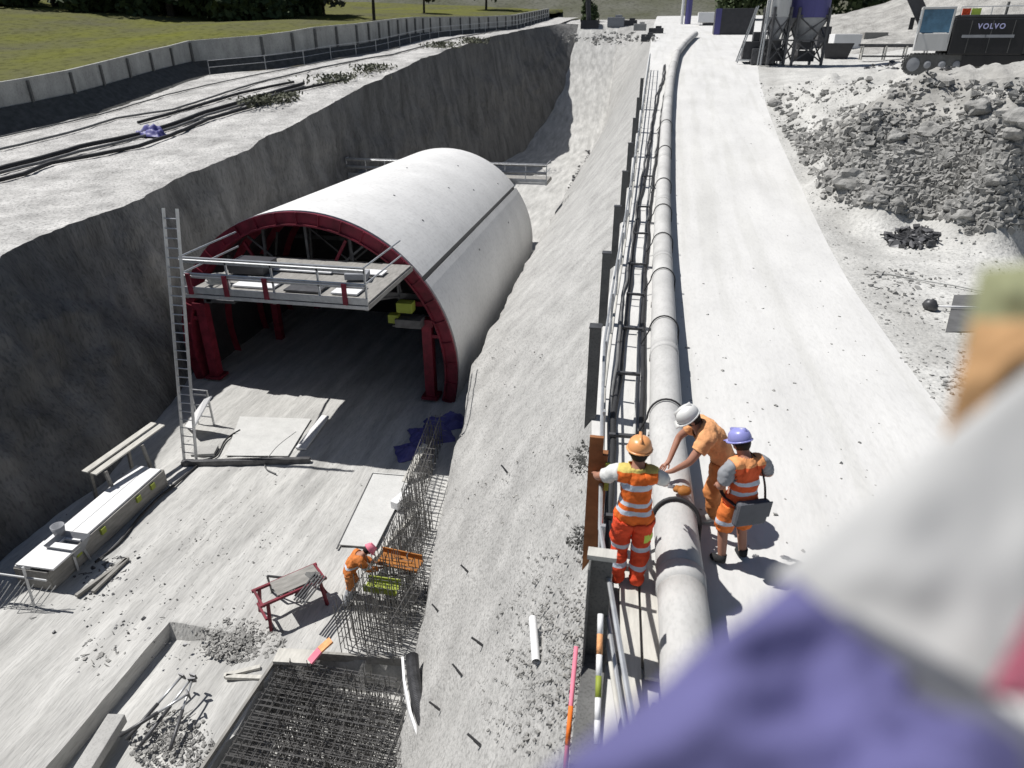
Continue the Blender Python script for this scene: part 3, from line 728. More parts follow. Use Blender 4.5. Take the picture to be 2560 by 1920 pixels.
# soil nail plates
def slopepoint(px, py):
    def fn(x, y):
        cx, cz = crest(y); tx = topX(y); k = (x - cx) / (tx - cx)
        return cz + (T(y) - cz) * max(0, min(1, k)) if x > cx else -9
    return atF(px, py, fn)
sn = None
ND = ['highest on the slope near the pit worker', 'second down the row', 'in the middle of the row', 'beside the upper end of the drain pipe', 'right of the drain pipe bend', 'near the bottom edge of the slope', 'farther right near the loose debris', 'small and far up the slope']
for i, (px, py) in enumerate([(1095, 1310), (1172, 1435), (1098, 1532), (1205, 1620), (1153, 1692), (1098, 1778), (1200, 1868), (1270, 1188)]):
    q = slopepoint(px, py) + Vector((-.02, 0, .04))
    if sn is None:
        sn = empty('soil_nail', q, '', 'soil nail', 'soil nail heads on the slope')
        one('nail_bar', lambda b: b.tube([(0, 0, 0), (-.14, 0, .12)], .018, 6), 'steeld', sn)
        one('nail_plate', lambda b: b.box((-.01, 0, .0), (.12, .03, .03), rot=Matrix.Rotation(.75, 3, 'Y')), 'steeld', sn)
        sn['label'] = 'dark soil nail head ' + ND[0]
    else: dup(sn, q, random.uniform(-.4, .4), 'dark soil nail head ' + ND[i])
# ------------------------------------------------------------------ people
def figure(name, label, loc, rz, J, E, cloth, helm, extra=None, scale=1.):
    """J: joint -> (x,y,z,r); E: list of (a,b,kind). One skinned body; clothes are shells lifted off it."""
    root = empty(name, loc, label, 'person', None, rz); root.scale = (scale,) * 3
    names = list(J); idx = {k: i for i, k in enumerate(names)}
    me = bpy.data.meshes.new('body'); me.from_pydata([J[k][:3] for k in names], [(idx[a], idx[c]) for a, c, _ in E], [])
    o = bpy.data.objects.new('body_src', me); COL.objects.link(o)
    o.modifiers.new('s', 'SKIN'); sv = me.skin_vertices[0].data
    for k in names: sv[idx[k]].radius = (J[k][3],) * 2; sv[idx[k]].use_root = (k == 'pelvis')
    sb = o.modifiers.new('u', 'SUBSURF'); sb.levels = 3; sb.render_levels = 3
    dg = bpy.context.evaluated_depsgraph_get(); bm_ = bpy.data.meshes.new_from_object(o.evaluated_get(dg))
    bpy.data.objects.remove(o)
    segs = [(Vector(J[a][:3]), Vector(J[c][:3]), kd) for a, c, kd in E]
    def near(p):
        best = None
        for a, c, kd in segs:
            d = c - a; t = max(0, min(1, (p - a).dot(d) / d.length_squared)); ds = (a + d * t - p).length
            if best is None or ds < best[0]: best = (ds, kd, t)
        return best
    body = MB(); body.v = [tuple(v.co) for v in bm_.vertices]
    shells = {}
    for f in bm_.polygons:
        _, kd, t = near(f.center); c = cloth(kd, t, f.center)
        body.f.append(tuple(f.vertices)); body.m.append(0)
        if c: shells.setdefault((c[0], (f.center.x > 0) if c[0] == 'sleeve' else 0), []).append((tuple(f.vertices), c[1]))
    body.build('body', 'skin', root, smooth=True)
    for (nm, _sd), fl in shells.items():
        s = MB(); mp = {}; mats = []
        for vs, mm in fl:
            nv = []
            for v in vs:
                if v not in mp:
                    q = bm_.vertices[v]; mp[v] = len(s.v)
                    s.v.append(tuple(q.co + q.normal * ({'trousers': .03, 'vest': .022, 'shorts': .032, 'jacket': .022}.get(nm, .016) + .022 * nz(q.co.x, q.co.y, q.co.z, 10, 3))))
                nv.append(mp[v])
            if mm not in mats: mats.append(mm)
            s.f.append(tuple(nv)); s.m.append(mats.index(mm))
        ob = s.build(nm, mats, root, smooth=True)
        sd = ob.modifiers.new('t', 'SOLIDIFY'); sd.thickness = .008; sd.offset = 1
    # head details
    hd = Vector(J['head'][:3]); tp = Vector(J['crown'][:3]); up = (tp - hd).normalized(); fw = Vector(J['face'][:3])
    fw = (fw - up * fw.dot(up)).normalized(); rt = fw.cross(up)
    q = Matrix((rt, fw, up)).transposed()
    hc = hd + up * .035
    def hel(b):
        prof = [(.118, -.02), (.122, .0), (.12, .03), (.108, .07), (.085, .098), (.05, .115), (.015, .12)]
        b.lathe(hc + up * .035, prof, 20, sy=1.14, rot=q)
        b.lathe(hc + up * .02 + fw * .012, [(.135, -.012), (.137, -.002), (.118, .006)], 20, sy=1.2, rot=q)
        b.box(hc + up * .02 + fw * .15, (.15, .07, .012), rot=q); b.box(hc + up * .10, (.03, .22, .12), rot=q)
    one('helmet', hel, helm, root, smooth=True)
    one('hair', lambda b: b.lathe(hc - up * .07 - fw * .018, [(.06, -.03), (.082, 0), (.097, .04), (.10, .09)], 14, sy=1.05, rot=q), 'hair', root, smooth=True)
    for s_ in (-1, 1):
        one('ear', lambda b: b.lathe(hc - up * .035 + rt * .088 * s_, [(.004, -.03), (.02, -.01), (.022, .012), (.006, .03)], 8, rot=q), 'skin', root, smooth=True)
        one('eye', lambda b: b.rock(hc - up * .03 + rt * .034 * s_ + fw * .088, .012, sub=1), 'black', root, smooth=True)
    one('nose', lambda b: b.rock(hc - up * .05 + fw * .1, .018, sub=1), 'skin', root, smooth=True)
    if extra: extra(root)
    return root
def hand(J, E, side, w, dirv, curl):
    """palm and five unequal fingers"""
    w = Vector(w); dv = Vector(dirv).normalized(); cv = Vector(curl).normalized(); sv = dv.cross(cv).normalized() * (1 if side == 'l' else -1)
    pm = w + dv * .05; J['palm' + side] = (*pm, .024); E.append(('wrist' + side, 'palm' + side, 'hand'))
    kn = w + dv * .085; J['knk' + side] = (*kn, .024); E.append(('palm' + side, 'knk' + side, 'hand'))
    for i, (o, L) in enumerate([(-.032, .06), (-.011, .075), (.011, .07), (.03, .052)]):
        a = kn + sv * o + dv * .012; c = a + dv * L * .5 + cv * L * .15; e = c + dv * L * .25 + cv * L * .42
        for n_, q_, r_ in (('a', a, .0095), ('b', c, .009), ('c', e, .0075)): J['f%s%d%s' % (n_, i, side)] = (*q_, r_)
        E += [('knk' + side, 'fa%d%s' % (i, side), 'hand'), ('fa%d%s' % (i, side), 'fb%d%s' % (i, side), 'hand'), ('fb%d%s' % (i, side), 'fc%d%s' % (i, side), 'hand')]
    a = w + dv * .04 - sv * .035 + cv * .01; c = a + dv * .035 - sv * .018 + cv * .02
    J['ta' + side] = (*a, .011); J['tb' + side] = (*c, .009); E += [('palm' + side, 'ta' + side, 'hand'), ('ta' + side, 'tb' + side, 'hand')]
def mkpose(pelvis, chest, neck, head, crown, face, legs, arms, hands):
    P = Vector(pelvis); Cc = Vector(chest); J = {}; E = []
    J['pelvis'] = (*P, .125); mid = (P + Cc) / 2; J['waist'] = (*mid, .118); J['chest'] = (*Cc, .13)
    J['neck'] = (*neck, .062); J['head'] = (*head, .085); J['crown'] = (*crown, .085); J['face'] = (*face, .02)
    E += [('pelvis', 'waist', 'torso'), ('waist', 'chest', 'torso'), ('chest', 'neck', 'neck'), ('neck', 'head', 'head'), ('head', 'crown', 'head')]
    for s, (hip, kn, an, toe) in legs.items():
        J['hip' + s] = (*hip, .098); J['knee' + s] = (*kn, .066); J['ankle' + s] = (*an, .046); J['toe' + s] = (*toe, .038)
        m = (Vector(kn) + Vector(an)) / 2 + (Vector(kn) - Vector(an)) * .15; J['calf' + s] = (*m, .062)
        E += [('pelvis', 'hip' + s, 'torso0'), ('hip' + s, 'knee' + s, 'thigh'), ('knee' + s, 'calf' + s, 'shin'), ('calf' + s, 'ankle' + s, 'shin2'), ('ankle' + s, 'toe' + s, 'foot')]
    for s, (sh, el, wr) in arms.items():
        m = (Vector(sh) + Cc) / 2; J['rib' + s] = (*m, .098)
        J['sho' + s] = (*sh, .070); J['elb' + s] = (*el, .047); J['wrist' + s] = (*wr, .031)
        E += [('chest', 'rib' + s, 'torso2'), ('rib' + s, 'sho' + s, 'shoulder'), ('sho' + s, 'elb' + s, 'uparm'), ('elb' + s, 'wrist' + s, 'forearm')]
        hand(J, E, s, wr, hands[s][0], hands[s][1])
    return J, E
def faceless(J, E):  # 'face' only gives the facing direction; it is not part of the body graph
    f = J.pop('face'); return f
def make(name, label, loc, rz, pose, cloth, helm, extra=None, scale=1.):
    J, E = pose; f = J['face']; J2 = dict(J); del J2['face']
    class D(dict): pass
    JJ = D(J2)
    def fig():
        return figure(name, label, loc, rz, JJ, E, cloth, helm, extra, scale)
    JJf = f
    # pass facing through a wrapper key outside the graph
    global _face; _face = f
    return fig()
_of = figure
def figure(name, label, loc, rz, J, E, cloth, helm, extra=None, scale=1.):
    class V(dict):
        def __getitem__(s, k): return _face if k == 'face' else dict.__getitem__(s, k)
    return _of(name, label, loc, rz, V(J), E, cloth, helm, extra, scale)
def shoes(an, toe, m='boot', h=.0):
    def f(root):
        for a, t in zip(an, toe):
            a = Vector(a); t = Vector(t)
            pts = [a + Vector((0, 0, .09)), a + Vector((0, 0, .02)), a.lerp(t, .45), t, t + (t - a).normalized() * .035]
            one('shoe', lambda b: b.tube(pts, .05, 10, rs=[.052, .056, .052, .047, .025]), m, root, smooth=True)
    return f
# worker A: orange helmet, back to us, hands on the rail and on the cable
legsA = {'l': ((-.10, 0, .90), (-.12, .05, .50), (-.12, -.03, .09), (-.13, .12, .05)), 'r': ((.10, 0, .90), (.10, .03, .49), (.09, -.06, .09), (.10, .10, .05))}
poseA = mkpose((0, 0, .97), (0, .05, 1.34), (0, .09, 1.50), (0, .13, 1.60), (0, .14, 1.70), (0, 1, 0), legsA,
               {'l': ((-.19, .04, 1.42), (-.40, .12, 1.28), (-.43, .36, 1.14)), 'r': ((.19, .04, 1.42), (.30, .20, 1.22), (.26, .44, 1.12))},
               {'l': ((-.1, 1, -.4), (0, .2, -1)), 'r': ((0, 1, -.2), (0, .2, -1))})
def clothA(kd, t, c):
    if kd in ('torso', 'torso2', 'torso0', 'shoulder', 'neck'):
        z = c.z
        if kd == 'neck' and z > 1.49: return None
        if kd == 'torso0' and z < .90: return ('trousers', 'trouA')
        if kd == 'shoulder' and abs(c.x) > .19: return ('sleeve', 'teew')
        return ('vest', 'vestA') if z > .90 else ('trousers', 'trouA')
    if kd == 'uparm': return ('sleeve', 'teew') if t < .7 else None
    if kd in ('thigh',): return ('trousers', 'lime' if (.35 < t < .62 and c.x > .12) else 'trouA')
    if kd in ('shin', 'shin2'):
        return ('trousers', 'trouA')
    return None
wa = make('person', 'person in an orange helmet and orange striped vest seen from behind, hands on the railing', (.12, 5.90, .08), .03, poseA, clothA, 'helmo',
          lambda r: (shoes([legsA['l'][2], legsA['r'][2]], [legsA['l'][3], legsA['r'][3]], 'boot')(r)))
# worker B: white helmet, leaning over the pipe
legsB = {'l': ((-.09, .0, .86), (-.10, .10, .47), (-.08, .02, .09), (-.08, .18, .05)), 'r': ((.09, -.02, .86), (.10, .02, .47), (.10, -.16, .09), (.12, -.01, .05))}
poseB = mkpose((0, -.06, .95), (0, .24, 1.22), (0, .36, 1.34), (0, .43, 1.39), (0, .50, 1.47), (0, .8, -.7), legsB,
               {'l': ((-.19, .27, 1.26), (-.28, .46, 1.0), (-.12, .60, .77)), 'r': ((.19, .27, 1.26), (.28, .47, 1.0), (.09, .60, .78))},
               {'l': ((.5, .6, -.5), (0, .1, -1)), 'r': ((-.5, .6, -.4), (0, .1, -1))})
def clothB(kd, t, c):
    if kd in ('torso', 'torso2', 'shoulder', 'torso0'): return ('jacket', 'orangel')
    if kd == 'uparm': return ('jacket', 'orangel') if t < .55 else None
    if kd in ('thigh', 'shin', 'shin2'): return ('trousers', 'browno')
    if kd == 'neck' and c.y < .32: return ('jacket', 'orangel')
    return None
wb = make('person', 'person in a white helmet and pale orange workwear bent over the pipe', (1.14, 7.36, 0.), math.radians(100), poseB, clothB, 'helmw',
          lambda r: shoes([legsB['l'][2], legsB['r'][2]], [legsB['l'][3], legsB['r'][3]], 'bootl')(r), scale=1.04)
tag(one('glove_pair', lambda b: (b.rock((.70, 6.95, .66), .075, seed=3, sub=2), b.rock((.62, 7.0, .64), .06, seed=5, sub=2)), 'brown', smooth=True), 'brown work gloves lying on the pipe beside the bending person', 'gloves')
# worker C: blue helmet, bag, shorts
legsC = {'l': ((-.10, 0, .88), (-.13, .05, .49), (-.14, -.04, .08), (-.17, .09, .05)), 'r': ((.10, -.01, .88), (.13, .06, .48), (.16, -.02, .08), (.19, .11, .05))}
poseC = mkpose((0, 0, .95), (0, .02, 1.32), (0, .07, 1.48), (-.01, .14, 1.56), (-.02, .18, 1.65), (-.2, 1, -.3), legsC,
               {'l': ((-.19, .02, 1.40), (-.27, .02, 1.12), (-.16, .22, .98)), 'r': ((.19, .01, 1.40), (.34, -.02, 1.20), (.22, .2, 1.12))},
               {'l': ((.3, .8, -.3), (.6, .2, -.6)), 'r': ((-.6, .6, 0), (0, .2, -1))})
def clothC(kd, t, c):
    if kd in ('torso', 'torso2', 'torso0', 'shoulder', 'neck'):
        z = c.z
        if kd == 'neck' and z > 1.47: return None
        if kd == 'shoulder' and abs(c.x) > .18: return ('sleeve', 'tee')
        return ('vest', 'vestC') if z > .88 else ('shorts', 'shortC')
    if kd == 'uparm': return ('sleeve', 'tee') if t < .8 else None
    if kd == 'thigh': return ('shorts', 'shortC') if t < .97 else None
    return None
def bagC(root):
    shoes([legsC['l'][2], legsC['r'][2]], [legsC['l'][3], legsC['r'][3]], 'bootd')(root)
bagl = Vector((1.3, 6.58, 0)); RC = math.radians(28)
wc = make('person', 'person in a blue and white helmet, orange vest and shorts with a grey shoulder bag', (1.27, 6.58, 0.), RC, poseC, clothC, 'helmb', bagC, scale=.97)
sb = empty('shoulder_bag', (0, 0, 0), 'grey flap shoulder bag hanging at the hip of the person in shorts', 'bag')
sb.location = (1.22, 6.61, -.05); sb.rotation_euler.z = RC
one('bag_body', lambda b: b.box((.07, -.21, .86), (.40, .10, .30), rot=Matrix.Rotation(.08, 3, 'Y')), 'bag', sb, bevel=.03)
one('bag_flap', lambda b: b.box((.07, -.268, .92), (.41, .014, .20), rot=Matrix.Rotation(.08, 3, 'Y')), 'bag', sb, bevel=.006)
stp = [(-.12, -.18, .95), (-.17, -.19, 1.15), (-.10, -.12, 1.38), (-.02, -.04, 1.47), (.02, .1, 1.44), (.12, .19, 1.2), (.2, .1, 1.05), (.26, -.16, .98)]
stp = [(.24, -.19, .99), (.20, -.18, 1.2), (.15, -.12, 1.40), (.12, .0, 1.47), (.08, .13, 1.38), (-.06, .17, 1.15), (-.17, .03, 1.02), (-.12, -.19, .97)]
one('strap', lambda b: b.tube(smoothp([Vector(q) for q in stp], 6), .022, 6, flat=.35), 'black', sb, smooth=True)
# pit worker
legsD = {'l': ((-.10, 0, .86), (-.12, .12, .47), (-.12, -.02, .09), (-.12, .14, .05)), 'r': ((.10, 0, .86), (.14, -.02, .46), (.16, -.2, .09), (.17, -.05, .05))}
poseD = mkpose((0, -.05, .90), (0, .22, 1.16), (0, .38, 1.26), (0, .46, 1.29), (0, .55, 1.34), (0, .6, -.9), legsD,
               {'l': ((-.19, .24, 1.18), (-.24, .40, .92), (-.12, .62, .80)), 'r': ((.19, .24, 1.18), (.24, .42, .94), (.12, .64, .82))},
               {'l': ((.2, 1, -.3), (0, .1, -1)), 'r': ((-.2, 1, -.3), (0, .1, -1))})
def clothD(kd, t, c):
    if kd in ('torso', 'torso2', 'shoulder', 'torso0'): return ('jacket', 'jackD')
    if kd == 'uparm' or (kd == 'forearm' and t < .8): return ('jacket', 'jackD')
    if kd == 'thigh': return ('trousers', 'browno')
    if kd in ('shin', 'shin2'): return ('trousers', 'tee')
    return None
q = at(882, 1500, FZ)
make('person', 'person in orange workwear bending over the rebar in the pit', (q.x, q.y, FZ), math.radians(-55), poseD, clothD, 'pink',
     lambda r: shoes([legsD['l'][2], legsD['r'][2]], [legsD['l'][3], legsD['r'][3]], 'bootd')(r))

# ------------------------------------------------------------------ things on the pit floor
def fl(px, py, z=0): return at(px, py, FZ + z)
# long formwork box
bx = empty('formwork_box', fl(230, 1300, .5), 'long pale timber formwork box lying along the foot of the left wall', 'formwork')
b0 = fl(75, 1420, .6); b1 = fl(372, 1167, .6); dr = (b1 - b0); L = dr.length; an = math.atan2(-dr.x, dr.y); mid = (b0 + b1) / 2
bx.location = mid; bx.rotation_euler.z = an
one('lid', lambda b: (b.box((-.22, 0, -.03), (.40, L, .06)), b.box((.2, L * .12, -.035), (.42, L * .74, .06))), 'white', bx, bevel=.006)
one('near_lid', lambda b: b.box((.12, -L * .40, .03), (1.0, L * .2, .05)), 'white', bx, bevel=.006)
one('side_board', lambda b: (b.box((.44, 0, -.32), (.05, L, .52)), b.box((-.44, 0, -.32), (.05, L, .52)), b.box((0, L / 2, -.32), (.9, .05, .52)), b.box((0, -L / 2, -.32), (.9, .05, .52))), 'timberg', bx)
for t in (-.3, -.1, .22, .36): one('yellow_clamp', lambda b: b.box((.49, L * t, -.2), (.06, .16, .16)), 'yellow', bx)
tag(one('bucket', lambda b: b.lathe(fl(150, 1335, .66), [(.12, 0), (.16, .26), (.145, .26), (.11, .03)], 14), 'tee', smooth=True), 'grey bucket standing on the formwork box', 'bucket')
# mortar tub with legs
tb = empty('mortar_tub', fl(190, 1410), 'grey mortar tub on legs right of the formwork box', 'tub')
one('tub', lambda b: (b.add([(-.4, -.3, .75), (.4, -.3, .75), (.4, .3, .75), (-.4, .3, .75), (-.22, -.15, .35), (.22, -.15, .35), (.22, .15, .35), (-.22, .15, .35)], [(0, 1, 5, 4), (1, 2, 6, 5), (2, 3, 7, 6), (3, 0, 4, 7), (4, 5, 6, 7)])), 'tee', tb)
for x in (-.25, .25):
    for yy in (-.2, .2): one('leg', lambda b: b.bar((x, yy, 0), (x * .8, yy * .7, .5), .05), 'steel', tb)
# raised plank walkway at the wall foot
tw = empty('plank_trestle', fl(300, 1170), 'raised pair of pale planks on trestles against the left wall', 'trestle')
pa, pb_ = fl(222, 1183, 1.1), fl(395, 1060, 1.3); tw.location = (0, 0, 0)
sd = (pb_ - pa).cross(Vector((0, 0, 1))).normalized()
for k in (-.16, .16): one('plank', lambda b: b.bar(pa + sd * k, pb_ + sd * k, .2, .04), 'timber', tw)
for t in (.1, .62):
    q = pa.lerp(pb_, t)
    one('trestle_leg', lambda b: (b.bar(q + sd * .3 - Vector((0, 0, .05)), Vector((q.x, q.y, FZ)) + sd * .45, .08), b.bar(q - sd * .3 - Vector((0, 0, .05)), Vector((q.x, q.y, FZ)) - sd * .4, .08)), 'timberg', tw)
# white board by the ladder
wbd = tag(one('white_board', lambda b: b.add([fl(462, 1065, .05), fl(480, 1075, .4), fl(527, 990, 1.3), fl(510, 998, 1.2)] + [q + Vector((.04, .02, 0)) for q in (fl(462, 1065, .05), fl(480, 1075, .4), fl(527, 990, 1.3), fl(510, 998, 1.2))], [(0, 1, 2, 3), (7, 6, 5, 4), (0, 4, 5, 1), (1, 5, 6, 2), (2, 6, 7, 3), (3, 7, 4, 0)]), 'white'), 'bright white panel leaning beside the foot of the ladder', 'panel')
sc = empty('scaffold_frame', fl(515, 1060), 'small dark steel scaffold frame behind the white panel by the ladder', 'scaffold')
for x in (-.3, .3): one('upright', lambda b: b.bar((x, 0, 0), (x, 0, 1.3), .05), 'steel', sc)
one('crossbar', lambda b: [b.bar((-.3, 0, h), (.3, 0, h), .04) for h in (.3, .7, 1.1, 1.28)], 'steel', sc)
# slab at the ladder foot, beam and hoses
tag(one('paving_slab', lambda b: b.box(fl(512, 1128, .05), (.7, .5, .1), rz=.3), 'conc', bevel=.01), 'light concrete slab lying right of the ladder foot', 'slab')
tag(one('steel_beam', lambda b: b.bar(fl(455, 1158, .1), fl(775, 1150, .1), .14, .16), 'steeld'), 'long dark steel beam lying across the floor at the ladder foot', 'beam')
def fh(name, pix, r, m, label, group='hoses on the pit floor'):
    P = smoothp([fl(px, py, r + .02) for px, py in pix], 8)
    return tag(one(name, lambda b: b.tube(P, r, 6), m, smooth=True), label, 'hose', group)
fh('floor_hose', [(238, 1405), (290, 1365), (320, 1330), (350, 1290), (400, 1240), (440, 1210), (492, 1165), (500, 1160)], .03, 'hose', 'thin black hose running from the tub to the ladder foot')
fh('floor_hose', [(250, 1400), (300, 1350), (325, 1318), (370, 1270), (425, 1218), (470, 1180)], .022, 'hoseg', 'thin grey hose beside the long formwork box')
fh('floor_hose', [(500, 1152), (540, 1140), (560, 1105), (575, 1090), (600, 1075)], .03, 'hose', 'black hose curling from the ladder foot to the shade of the tunnel')
fh('floor_hose', [(690, 1185), (662, 1165), (690, 1120), (740, 1080)], .02, 'hoseg', 'thin dark cable on the sunlit patch before the tunnel')
tag(one('plank_strip', lambda b: b.prism([tuple(fl(*q)[:2]) for q in ((740, 1125), (765, 1128), (823, 1046), (805, 1044))], FZ + .03, FZ + .1), 'white'), 'bright narrow plank lying in the shade in front of the tunnel', 'plank')
tag(one('painted_sun_patch', lambda b: b.prism([tuple(fl(*q)[:2]) for q in ((565, 1142), (720, 1143), (778, 1050), (600, 1044))], FZ + .03, FZ + .05), 'conc2'), 'large pale patch of painted sunlight on the floor before the tunnel', 'sheet')  # sunlight on the floor, put in as a thin pale shape
# thin sheet outlined on the floor
def outline(pix, z=.02, w=.03):
    def f(b):
        P = [fl(x, y, z) for x, y in pix]
        for a, c in zip(P, P[1:]): b.bar(a, c, w, .03)
    return f
tag(one('floor_panel', lambda b: (b.prism([tuple(fl(*q)[:2]) for q in ((846, 1368), (940, 1375), (1030, 1195), (935, 1186))], FZ + .06, FZ + .09)), 'conc2', bevel=.004), 'thin white panel lying flat on the floor behind the bending person', 'panel')
tag(one('panel_frame', outline([(842, 1372), (932, 1184), (1030, 1192)], .08, .035), 'steeld'), 'dark thin frame along the edge of the white floor panel', 'frame')
tag(one('leaning_board', lambda b: b.bar(fl(1012, 1205, .1), fl(1062, 1110, .8), .2, .035), 'timber'), 'pale timber board leaning up beside the starter bars near the blue tarp', 'board')
tag(one('timber_beam', lambda b: b.bar(fl(915, 1420, .35), fl(1035, 1288, .35), .10, .14), 'timber'), 'long pale timber along the row of starter bars', 'timber')
tag(one('white_block', lambda b: b.bar(fl(985, 1265, .2), fl(1020, 1235, .2), .25, .25), 'white', bevel=.02), 'white foam block lying against the starter bars', 'block')
tag(one('timber_beam', lambda b: b.bar(fl(690, 1640, .18), fl(782, 1645, .18), .35, .08), 'timber'), 'short pale board at the far edge of the rebar bay', 'timber')
for i, (px, py, sx_, sy_, h) in enumerate([(1115, 1060, .75, .45, .35), (1080, 1090, .7, .6, .3), (1035, 1130, .55, .5, .25)]):
    q = fl(px, py, .0); crumple('blue_sheet', q, sx_, sy_, h, 'blue', ['crumpled blue sheet at the right foot of the tunnel, farthest part by the slope', 'crumpled blue sheet in the middle of the blue pile by the tunnel', 'crumpled blue sheet nearest the leaning board'][i], 'tarp', 4 + i * 3, rz=.5, group='blue sheets by the tunnel')
# trench kerbs lower left
def kerb(p, q2, w, h, m, label):
    a, c = fl(*p, h), fl(*q2, h)
    a = c + (a - c) * 1.5
    d_ = (c - a).normalized(); s_ = Vector((d_.y, -d_.x, 0))
    def f(b): b.prism([tuple((a)[:2]), tuple((a - s_ * w)[:2]), tuple((c - s_ * w)[:2]), tuple(c[:2])], FZ - .05, FZ + h)
    return tag(one('kerb_block', f, m, bevel=.015), label, 'kerb', 'concrete upstands on the pit floor')
kerb((232, 1915), (312, 1785), .33, .16, 'conc', 'shorter narrow concrete upstand beside the lying steel props')
# lying props
pr = None
PR = [((315, 1850), (455, 1690), 'leftmost of the steel props lying crossed'), ((350, 1865), (483, 1690), 'pale steel prop lying uppermost in the crossed pile'), ((425, 1875), (480, 1700), 'steepest steel prop of the crossed pile'), ((300, 1840), (470, 1735), 'steel prop lying under the crossed pile')]
for i, (a, c, l_) in enumerate(PR):
    pa, pc = fl(*a, .05 + .05 * i), fl(*c, .30 + .05 * i)
    e = empty('steel_prop', pa, l_, 'prop', 'steel props lying on the pit floor')
    d_ = pc - pa
    one('outer_tube', lambda b: b.tube([(0, 0, 0), d_ * .55], .035, 8), 'steeld', e, smooth=True); one('inner_tube', lambda b: b.tube([d_ * .5, d_], .025, 8), 'steel', e, smooth=True)
    one('end_plate', lambda b: b.box(d_, (.14, .03, .14), rot=d_.to_track_quat('Y', 'Z').to_matrix()), 'steeld', e)
for i, (a, c) in enumerate([((560, 1690), (650, 1668)), ((565, 1692), (660, 1695)), ((150, 1415), (250, 1345)), ((190, 1490), (320, 1395)), ((232, 1480), (318, 1398))]):
    tag(one('loose_timber', lambda b: b.bar(fl(*a, .06), fl(*c, .06), .09, .07), 'timberg' if i > 1 else 'timber'), ['pale loose timber by the rubble left of the rebar bay', 'second loose timber forming a V by the rubble', 'short dark timber beside the mortar tub', 'long dark timber lying right of the tub', 'dark timber lying close beside the long one by the tub'][i], 'timber', 'loose timbers on the pit floor')
def debris(name, cx, cy, rx, ry, n, r, m, label, z=0, fn=None, seed=1, cat='rubble'):
    b = MB(); rnd = random.Random(seed)
    for i in range(n):
        a = rnd.random() * 6.283; k = rnd.random() ** .85 * 1.2; px = cx + math.cos(a) * k * rx; py = cy + math.sin(a) * k * ry
        q = fn(px, py) if fn else fl(px, py, z)
        rr = r * (.4 + rnd.random() ** 2 * 1.6)
        if rnd.random() < .25: b.bar(q, q + Vector((rnd.uniform(-1, 1), rnd.uniform(-1, 1), rnd.uniform(0, .4))) * r * 5, r * .5)
        else: b.chip(q, rr, rnd)
    return tag(b.build(name, m), label, cat, None, 'stuff')
debris('rubble', 600, 1600, 95, 45, 700, .026, 'rock', 'loose rubble on the pit floor above the rebar bay')
debris('rubble', 430, 1860, 90, 70, 700, .022, 'rock', 'loose stones around the lying props', seed=3)
debris('rubble', 250, 1640, 60, 40, 40, .03, 'rock', 'few stones on the muddy floor', seed=5)
debris('rubble', 280, 1430, 70, 60, 120, .025, 'steeld', 'dark scraps beside the mortar tub', seed=6)
debris('debris', 1440, 480, 20, 130, 500, .11, 'steeld', 'dark scrap and rubble along the slope toe beyond the tunnel', fn=lambda x, y: fl(1440 + (480 - y) * .42 + (x - 1440), y, .1), seed=7)
for sdd, (cx, cy, rx, ry, n) in enumerate([(1450, 1160, 28, 38, 150), (1450, 1365, 28, 30, 130), (1370, 1560, 110, 150, 420), (1440, 1720, 40, 190, 300), (1340, 1760, 120, 130, 260), (1240, 1200, 200, 130, 120), (1230, 900, 120, 120, 100)]):
    debris('debris', cx, cy, rx, ry, int(n * 1.1), .013, 'dark' if sdd in (0, 1) else ('spoil' if sdd % 2 else 'rock'), 'loose clods on the shotcrete slope', fn=lambda x, y: slopepoint(x, y) + Vector((0, 0, .07)), seed=20 + sdd)
debris('floor_grit', 560, 1350, 400, 260, 900, .012, 'rock', 'small stones scattered over the muddy pit floor', seed=66)
debris('floor_scrap', 300, 1560, 190, 120, 90, .02, 'steeld', 'small dark scraps on the pit floor', seed=67)
# red rack
rk = empty('sawhorse_rack', fl(735, 1520), 'low red steel rack with grey tools on the sunlit pit floor', 'rack', rz=math.radians(-42))
def rkf(b):
    for x in (-.28, .28):
        b.bar((x, -.75, .7), (x, .75, .7), .06)
        for yy in (-.65, .65): b.bar((x * 1.3, yy, 0), (x, yy * .9, .7), .06)
    for yy in (-.7, -.2, .3, .7): b.bar((-.28, yy, .7), (.28, yy, .7), .05)
    b.bar((-.3, -.68, .3), (.3, -.68, .3), .05); b.bar((-.3, .68, .3), (.3, .68, .3), .05)
one('rack_frame', rkf, 'red', rk)
one('tray', lambda b: b.box((0, .15, .75), (.5, 1.0, .03)), 'timberg', rk)
tag(one('bar_bundle', lambda b: [b.bar(fl(735 + i * 6, 1500 + i * 3, .85), fl(790 + i * 6, 1430 + i * 3, .85), .03) for i in range(5)], 'steeld'), 'bundle of dark bars lying on the red rack', 'bars')
wf = empty('wire_frame', fl(690, 1450), 'open dark steel frame standing left of the red rack', 'frame')
wf.location = (0, 0, 0)
one('frame_bar', lambda b: [b.bar(fl(*a, z0), fl(*c, z1), .04) for a, c, z0, z1 in [((668, 1440), (680, 1480), .7, .0), ((668, 1440), (715, 1445), .7, .6), ((680, 1475), (730, 1485), .1, .3), ((715, 1445), (755, 1440), .6, .7), ((730, 1485), (760, 1455), .3, .6)]], 'steeld', wf)
one('mesh_panel', lambda b: b.add([fl(735, 1490, .5), fl(765, 1430, .8), fl(800, 1430, .9), fl(760, 1500, .5)], [(0, 1, 2, 3), (3, 2, 1, 0)]), 'beam', wf)
